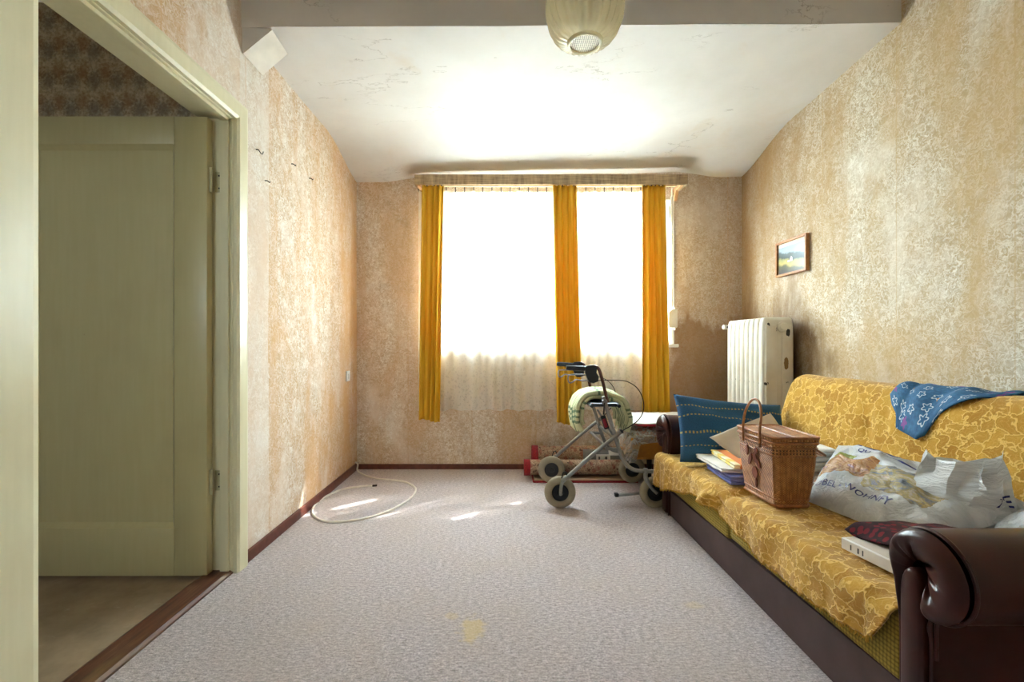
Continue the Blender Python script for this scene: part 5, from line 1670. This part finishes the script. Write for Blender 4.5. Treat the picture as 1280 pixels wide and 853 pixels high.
# film draped over it
def sf(u, v):
    # v from the front hem up over the top to the back
    x = lerp(0.815, 1.50, u)
    if v < 0.25:
        hz_ = interp([(0, 0.24), (0.10, 0.245), (0.14, 0.36), (0.5, 0.395), (1, 0.40)], u)
        y = 3.050 - 0.004; z = lerp(hz_, 0.412, v / 0.25)
    else:
        t = (v - 0.25) / 0.75
        y = lerp(3.046, 3.50, t); z = 0.414 + 0.05 * sstep(0, 0.25, t)
    if u < 0.10 and v > 0.1:
        z -= (0.10 - u) * 1.4; 
    z += 0.008 * nz(x * 14, v * 9, 2); y += -0.006 * abs(nz(x * 18, z * 20, 4))
    return (x, y, z)
sheet('plastic_cover', 'clear plastic sheet draped over the ochre stool', 'film', sf, 60, 40, M['film'], (1.2, 3.05, 0.41), 0.001)
mg = MB().box(0.90, 1.30, 3.10, 3.40, 0.474, 0.486, 0.002, 1, Matrix.Rotation(0.06, 3, 'Z'))
tag(mg.build('paper_folder', M['magenta'], origin=(1.1, 3.25, 0.474)), 'crimson folder under the white sheet on the stool', 'folder')
cs = [(0.83, 3.10, 0.490), (1.32, 3.09, 0.492), (1.36, 3.52, 0.505), (0.88, 3.53, 0.505)]
sheet('white_sheet', 'white paper sheet lying on top of the stool pile', 'paper', quadsheet(cs, 0.012, 0.006, 5), 24, 16, M['paper'], (1.1, 3.3, 0.49), 0.004)

# ------------------------------------------------------------------ rugs along the back wall
def roll(name, label, x0, x1, cy, cz, r, lay, twist=0.0):
    root = thing(name, label, 'rug', ((x0 + x1) / 2, cy, cz - r))
    turns = 3.2; n = 110
    def fn(u, v):
        an = -math.pi / 2 + v * turns * 2 * math.pi
        rr = lerp(0.30 * r, r - 0.004, v)
        x = lerp(x0, x1, u)
        return (x, cy + rr * math.cos(an), cz + rr * math.sin(an))
    MB().grid(fn, 24, n, uvfn=lambda u, v: (lerp(x0, x1, u), v * turns * 2 * math.pi * r * 0.7)).build('rolled_pile', M['rug'], root, smooth=180, thick=0.008, fix=False)
    def fe(u, v):
        an = -math.pi / 2 + v * turns * 2 * math.pi
        rr = lerp(0.30 * r, r - 0.001, v)
        return (lerp(x0 - 0.012, x0 + 0.035, u), cy + rr * math.cos(an), cz + rr * math.sin(an))
    MB().grid(fe, 2, n).build('edge_binding', M['rug_red'], root, smooth=180, thick=0.011, fix=False)
    return root
rA = roll('rolled_rug', 'thick rolled rug with red edge and paper label against back wall', 0.235, 1.02, 3.655, 0.133, 0.098, 0)
rB = roll('rolled_rug', 'thin rolled rug with red edge in front of the thick roll', 0.165, 0.98, 3.486, 0.094, 0.064, 1)
fr_ = thing('folded_rug', 'flat red-edged rug lying under the two rolled rugs', 'rug', (0.6, 3.55, 0))
MB().box(0.215, 1.00, 3.385, 3.745, 0.0, 0.013, 0.004, 1).build('lower_fold', M['rug_red'], fr_)
MB().box(0.225, 1.00, 3.395, 3.745, 0.013, 0.026, 0.004, 1).build('upper_fold', M['rug'], fr_)
# paper label wrapped on the thick roll
def lab(x0, x1, a0, a1, rr, mat, name, par):
    return MB().grid(lambda u, v: (lerp(x0, x1, u), 3.655 - rr * math.cos(lerp(a0, a1, v)), 0.133 + rr * math.sin(lerp(a0, a1, v))), 4, 12).build(name, mat, par, smooth=180, thick=0.0008, fix=False)
lb = lab(0.62, 0.98, -0.35, 0.80, 0.1000, M['grey_label'], 'paper_label', rA)
lab(0.72, 0.83, -0.15, 0.38, 0.1012, M['paper'], 'white_sticker', lb); lab(0.82, 0.965, 0.30, 0.78, 0.1012, M['paper'], 'white_sticker', lb)
lab(0.738, 0.75, -0.02, 0.22, 0.1020, M['ink2'], 'printed_code', lb); lab(0.79, 0.806, 0.0, 0.22, 0.1020, M['ink2'], 'printed_code', lb)

# ------------------------------------------------------------------ rollator walker
RN, RF = 2.87, 3.39       # planes of the near and the far side frame
def q(px, py): return ((px - VX) / F * RN, CAMZ - (py - VY) / F * RN)
rol = thing('rollator', 'grey wheeled walker with black handles and beige tyres by the sofa', 'walker', (0.65, 3.13, 0))
def side(Y, out):
    """out: -1 near frame, +1 far frame (outer side)"""
    def V(px, py, dy=0.0):
        x, z = q(px, py); return Vector((x, Y + dy * out, z))
    # frame tubes
    MB().tube(catmull([V(754, 496), V(760, 516), V(768, 543), V(775, 565), V(781, 578), V(789, 586), V(800, 589), V(818, 589.5), V(834, 588.5)], 6), 0.0125, 12).build('main_tube', M['steel_grey'], rol)
    hp_ = catmull([V(738, 459), V(744, 458.5), V(748.5, 462), V(752, 472), V(757, 492), V(759.5, 503)], 6)
    MB().tube(hp_, 0.0105, 12).build('handle_tube', M['brown_tube'], rol)
    MB().tube([V(707, 597, 0.018), V(741, 567, 0.018), V(775, 539.5, 0.018)], 0.0125, 12).build('rear_leg', M['steel_grey'], rol)
    MB().tube([V(775, 539.5, 0.018), V(777, 537.8, 0.018)], 0.0135, 12).build('tube_cap', M['black_plastic'], rol)
    MB().tube([V(757, 561, 0.0), V(776, 562, 0.0)], 0.010, 10).build('brace', M['steel_grey'], rol)
    # clamp
    MB().lathe([(0.0, 0), (0.016, 0), (0.018, 0.006), (0.014, 0.016), (0.0, 0.018)], V(755, 502, 0.010), (0, out, 0), 14).build('clamp_knob', M['lever'], rol)
    MB().tube([V(754.5, 503, 0.024), V(753.5, 518, 0.024)], 0.005, 8).build('clamp_lever', M['black_plastic'], rol)
    # grip with brake housing
    g = MB().tube([V(708, 459.5), V(711, 459.8), V(730, 461), V(741, 461.5)], [0.013, 0.0165, 0.0155, 0.016], 12)
    grip = g.build('hand_grip', M['black_plastic'], rol)
    poly = [(734, 457), (742, 456), (746, 459), (745, 466), (748, 471), (747, 477), (741, 479), (736, 478), (733, 471), (731, 466), (731, 459)]
    m = MB(); n = len(poly)
    for d in (-0.015, 0.017):
        for p in poly: m.v.append(V(p[0], p[1], d))
    m.f = [(i, (i + 1) % n, n + (i + 1) % n, n + i) for i in range(n)] + [tuple(range(n, 2 * n)), tuple(reversed(range(n)))]
    m.build('brake_housing', M['black_plastic'], rol, smooth=30)
    lv = catmull([V(736, 475.5), V(728, 476), V(720, 475), V(715.5, 478), V(711.5, 478.5), V(710, 474), V(711, 469.5), V(716, 468.5), V(732, 468.5)], 5)
    MB().tube(lv, 0.0042, 8).build('brake_lever', M['lever'], rol)
    # rear wheel and fork
    def wheel(px, py, name):
        c = V(px, py); c.z = 0.1
        w_ = MB().lathe([(0.052, -0.014), (0.060, -0.019), (0.078, -0.021), (0.092, -0.017), (0.0985, -0.007), (0.0995, 0.0), (0.0985, 0.007), (0.092, 0.017), (0.078, 0.021), (0.060, 0.019), (0.052, 0.014)], c, (0, 1, 0), 40).build('tyre', M['tyre'], rol, smooth=60)
        MB().lathe([(0.0, -0.010), (0.018, -0.017), (0.022, -0.012), (0.046, -0.010), (0.053, -0.016), (0.053, 0.016), (0.046, 0.010), (0.022, 0.012), (0.018, 0.017), (0.0, 0.010)], c, (0, 1, 0), 30).build('wheel_rim', M['black_plastic'], w_, smooth=40)
        return c
    c = wheel(700, 617, 'rear')
    MB().tube(catmull([V(708, 596, 0.018), V(703, 600, 0.026), V(700.5, 607, 0.032), V(700, 617, 0.032)], 5), [0.014] * 6 + [0.011] * 10, 10).build('fork', M['steel_grey'], rol)
    MB().lathe([(0.0, 0.0), (0.010, 0.0), (0.012, 0.012), (0.006, 0.016), (0.0, 0.016)], c + Vector((0, out * 0.026, 0)), (0, out, 0), 12).build('axle_bolt', M['lever'], rol)
    MB().tube([V(709, 595, 0.02), V(706.5, 589, 0.02), V(703.5, 590, 0.02), V(701.5, 597, 0.02)], 0.004, 6).build('brake_arm', M['black_plastic'], rol)
    # front caster
    c2 = wheel(819, 614, 'front')
    MB().tube([V(807, 586), V(807, 597)], 0.014, 12).build('caster_stem', M['steel_grey'], rol)
    MB().tube(catmull([V(807, 596, 0.0), V(808, 601, 0.024), V(812, 608, 0.032), V(819, 615, 0.032)], 5), [0.014] * 6 + [0.010] * 10, 10).build('fork', M['steel_grey'], rol)
    # cable
    if out < 0:
        cp = [V(746, 476), V(765, 475.5), V(783, 477), V(797, 486), V(804, 501), V(803.5, 516), V(795, 528), V(777, 538, 0.02)]
    else:
        cp = [V(746, 476), V(768, 478), V(785, 486), V(794, 500), V(793, 516), V(785, 528), V(777, 538, 0.02)]
    MB().tube(catmull(cp, 8), 0.0032, 6).build('brake_cable', M['black_rubber'], rol)
side(RN, -1); side(RF, 1)
# seat and crossbars
x0, zs = q(739, 507); x1, _ = q(775, 507)
MB().box(x0, x1, RN + 0.014, RF - 0.014, zs - 0.012, zs + 0.010, 0.006, 2).build('seat_board', M['black_plastic'], rol)
for px in (740, 774):
    xx, zz = q(px, 508)
    MB().tube([(xx, RN + 0.0, zz), (xx, RF, zz)], 0.011, 10).build('seat_tube', M['black_plastic'], rol)
for px, py in ((759, 561), (772, 552)):
    xx, zz = q(px, py)
    MB().tube([(xx, RN, zz), (xx, RF, zz)], 0.010, 10).build('crossbar', M['steel_grey'], rol)
xa, za = q(748, 513); xb, zb2 = q(767, 545)
MB().tube([(xa, RN + 0.03, za), (xb, RN + 0.03, zb2)], 0.006, 8).build('fold_strut', M['lever'], rol)
m = MB(); xx, zz = q(757, 529)
m.box(xx - 0.016, xx + 0.016, RN + 0.016, RN + 0.034, zz - 0.045, zz + 0.045, 0.006, 2, Matrix.Rotation(-0.3, 3, 'Y'))
m.build('lock_frame', M['black_plastic'], rol)
m = MB(); m.box(xx - 0.010, xx + 0.010, RN + 0.010, RN + 0.030, zz - 0.032, zz + 0.025, 0.004, 2, Matrix.Rotation(-0.3, 3, 'Y'))
m.build('red_lock', M['red_plastic'], rol)
xc_, zc_ = q(771, 617)
MB().box(q(772, 600)[0], q(806, 600)[0], RN + 0.045, RN + 0.075, 0.060, 0.072, 0.003, 1, Matrix.Rotation(-0.10, 3, 'Y')).build('tipping_lever', M['steel_grey'], rol)
MB().box(q(771, 600)[0], q(776, 600)[0], RN + 0.043, RN + 0.077, 0.052, 0.074, 0.003, 1).build('lever_tip', M['black_plastic'], rol)
MB().tube([(q(806, 600)[0], RN + 0.06, 0.075), (q(812, 600)[0], RN + 0.03, 0.11)], 0.006, 8).build('lever_link', M['steel_grey'], rol)

# towel laid over the walker's seat
tx0, tx1 = q(739, 0)[0] - 0.035, q(775, 0)[0] + 0.06
def tow(u, v):
    # v across (x direction arch), u along Y
    y = lerp(2.985, 3.27, u)
    arch = catmull([(tx0 - 0.012, 0, 0.455), (tx0 - 0.035, 0, 0.53), (tx0 - 0.03, 0, 0.62), (tx0 + 0.02, 0, 0.69), (tx0 + 0.10, 0, 0.715), (tx0 + 0.18, 0, 0.712), (tx0 + 0.255, 0, 0.675), (tx1 + 0.02, 0, 0.60), (tx1 + 0.035, 0, 0.53), (tx1 + 0.02, 0, 0.455)], 8)
    k = v * (len(arch) - 1); i = int(min(len(arch) - 2, k)); p = arch[i].lerp(arch[i + 1], k - i)
    w_ = 0.010 * nz(p.x * 16, y * 14, p.z * 12) + 0.006 * math.sin(y * 60 + p.x * 20)
    return (p.x + w_, y + 0.02 * nz(v * 5, u * 2, 4), p.z + 0.8 * w_)
tl_ = thing('bath_towel', 'pale green striped towel folded over the walker seat', 'towel', (0.66, 3.13, 0.66))
MB().grid(tow, 30, 72, uvfn=lambda u, v: (u * 0.5, v)).build('outer_fold', M['towel'], tl_, smooth=180, thick=0.026, fix=False)
def tow2(u, v):
    p = Vector(tow(u, lerp(0.05, 0.95, v))); c = Vector((0.66, p.y, 0.60))
    d = Vector((p.x - c.x, 0, p.z - c.z)); L = d.length
    return p - d / L * 0.030
MB().grid(tow2, 20, 60, uvfn=lambda u, v: (u * 0.5, v * 0.9 + 0.3)).build('inner_fold', M['towel'], tl_, smooth=180, thick=0.022, fix=False)
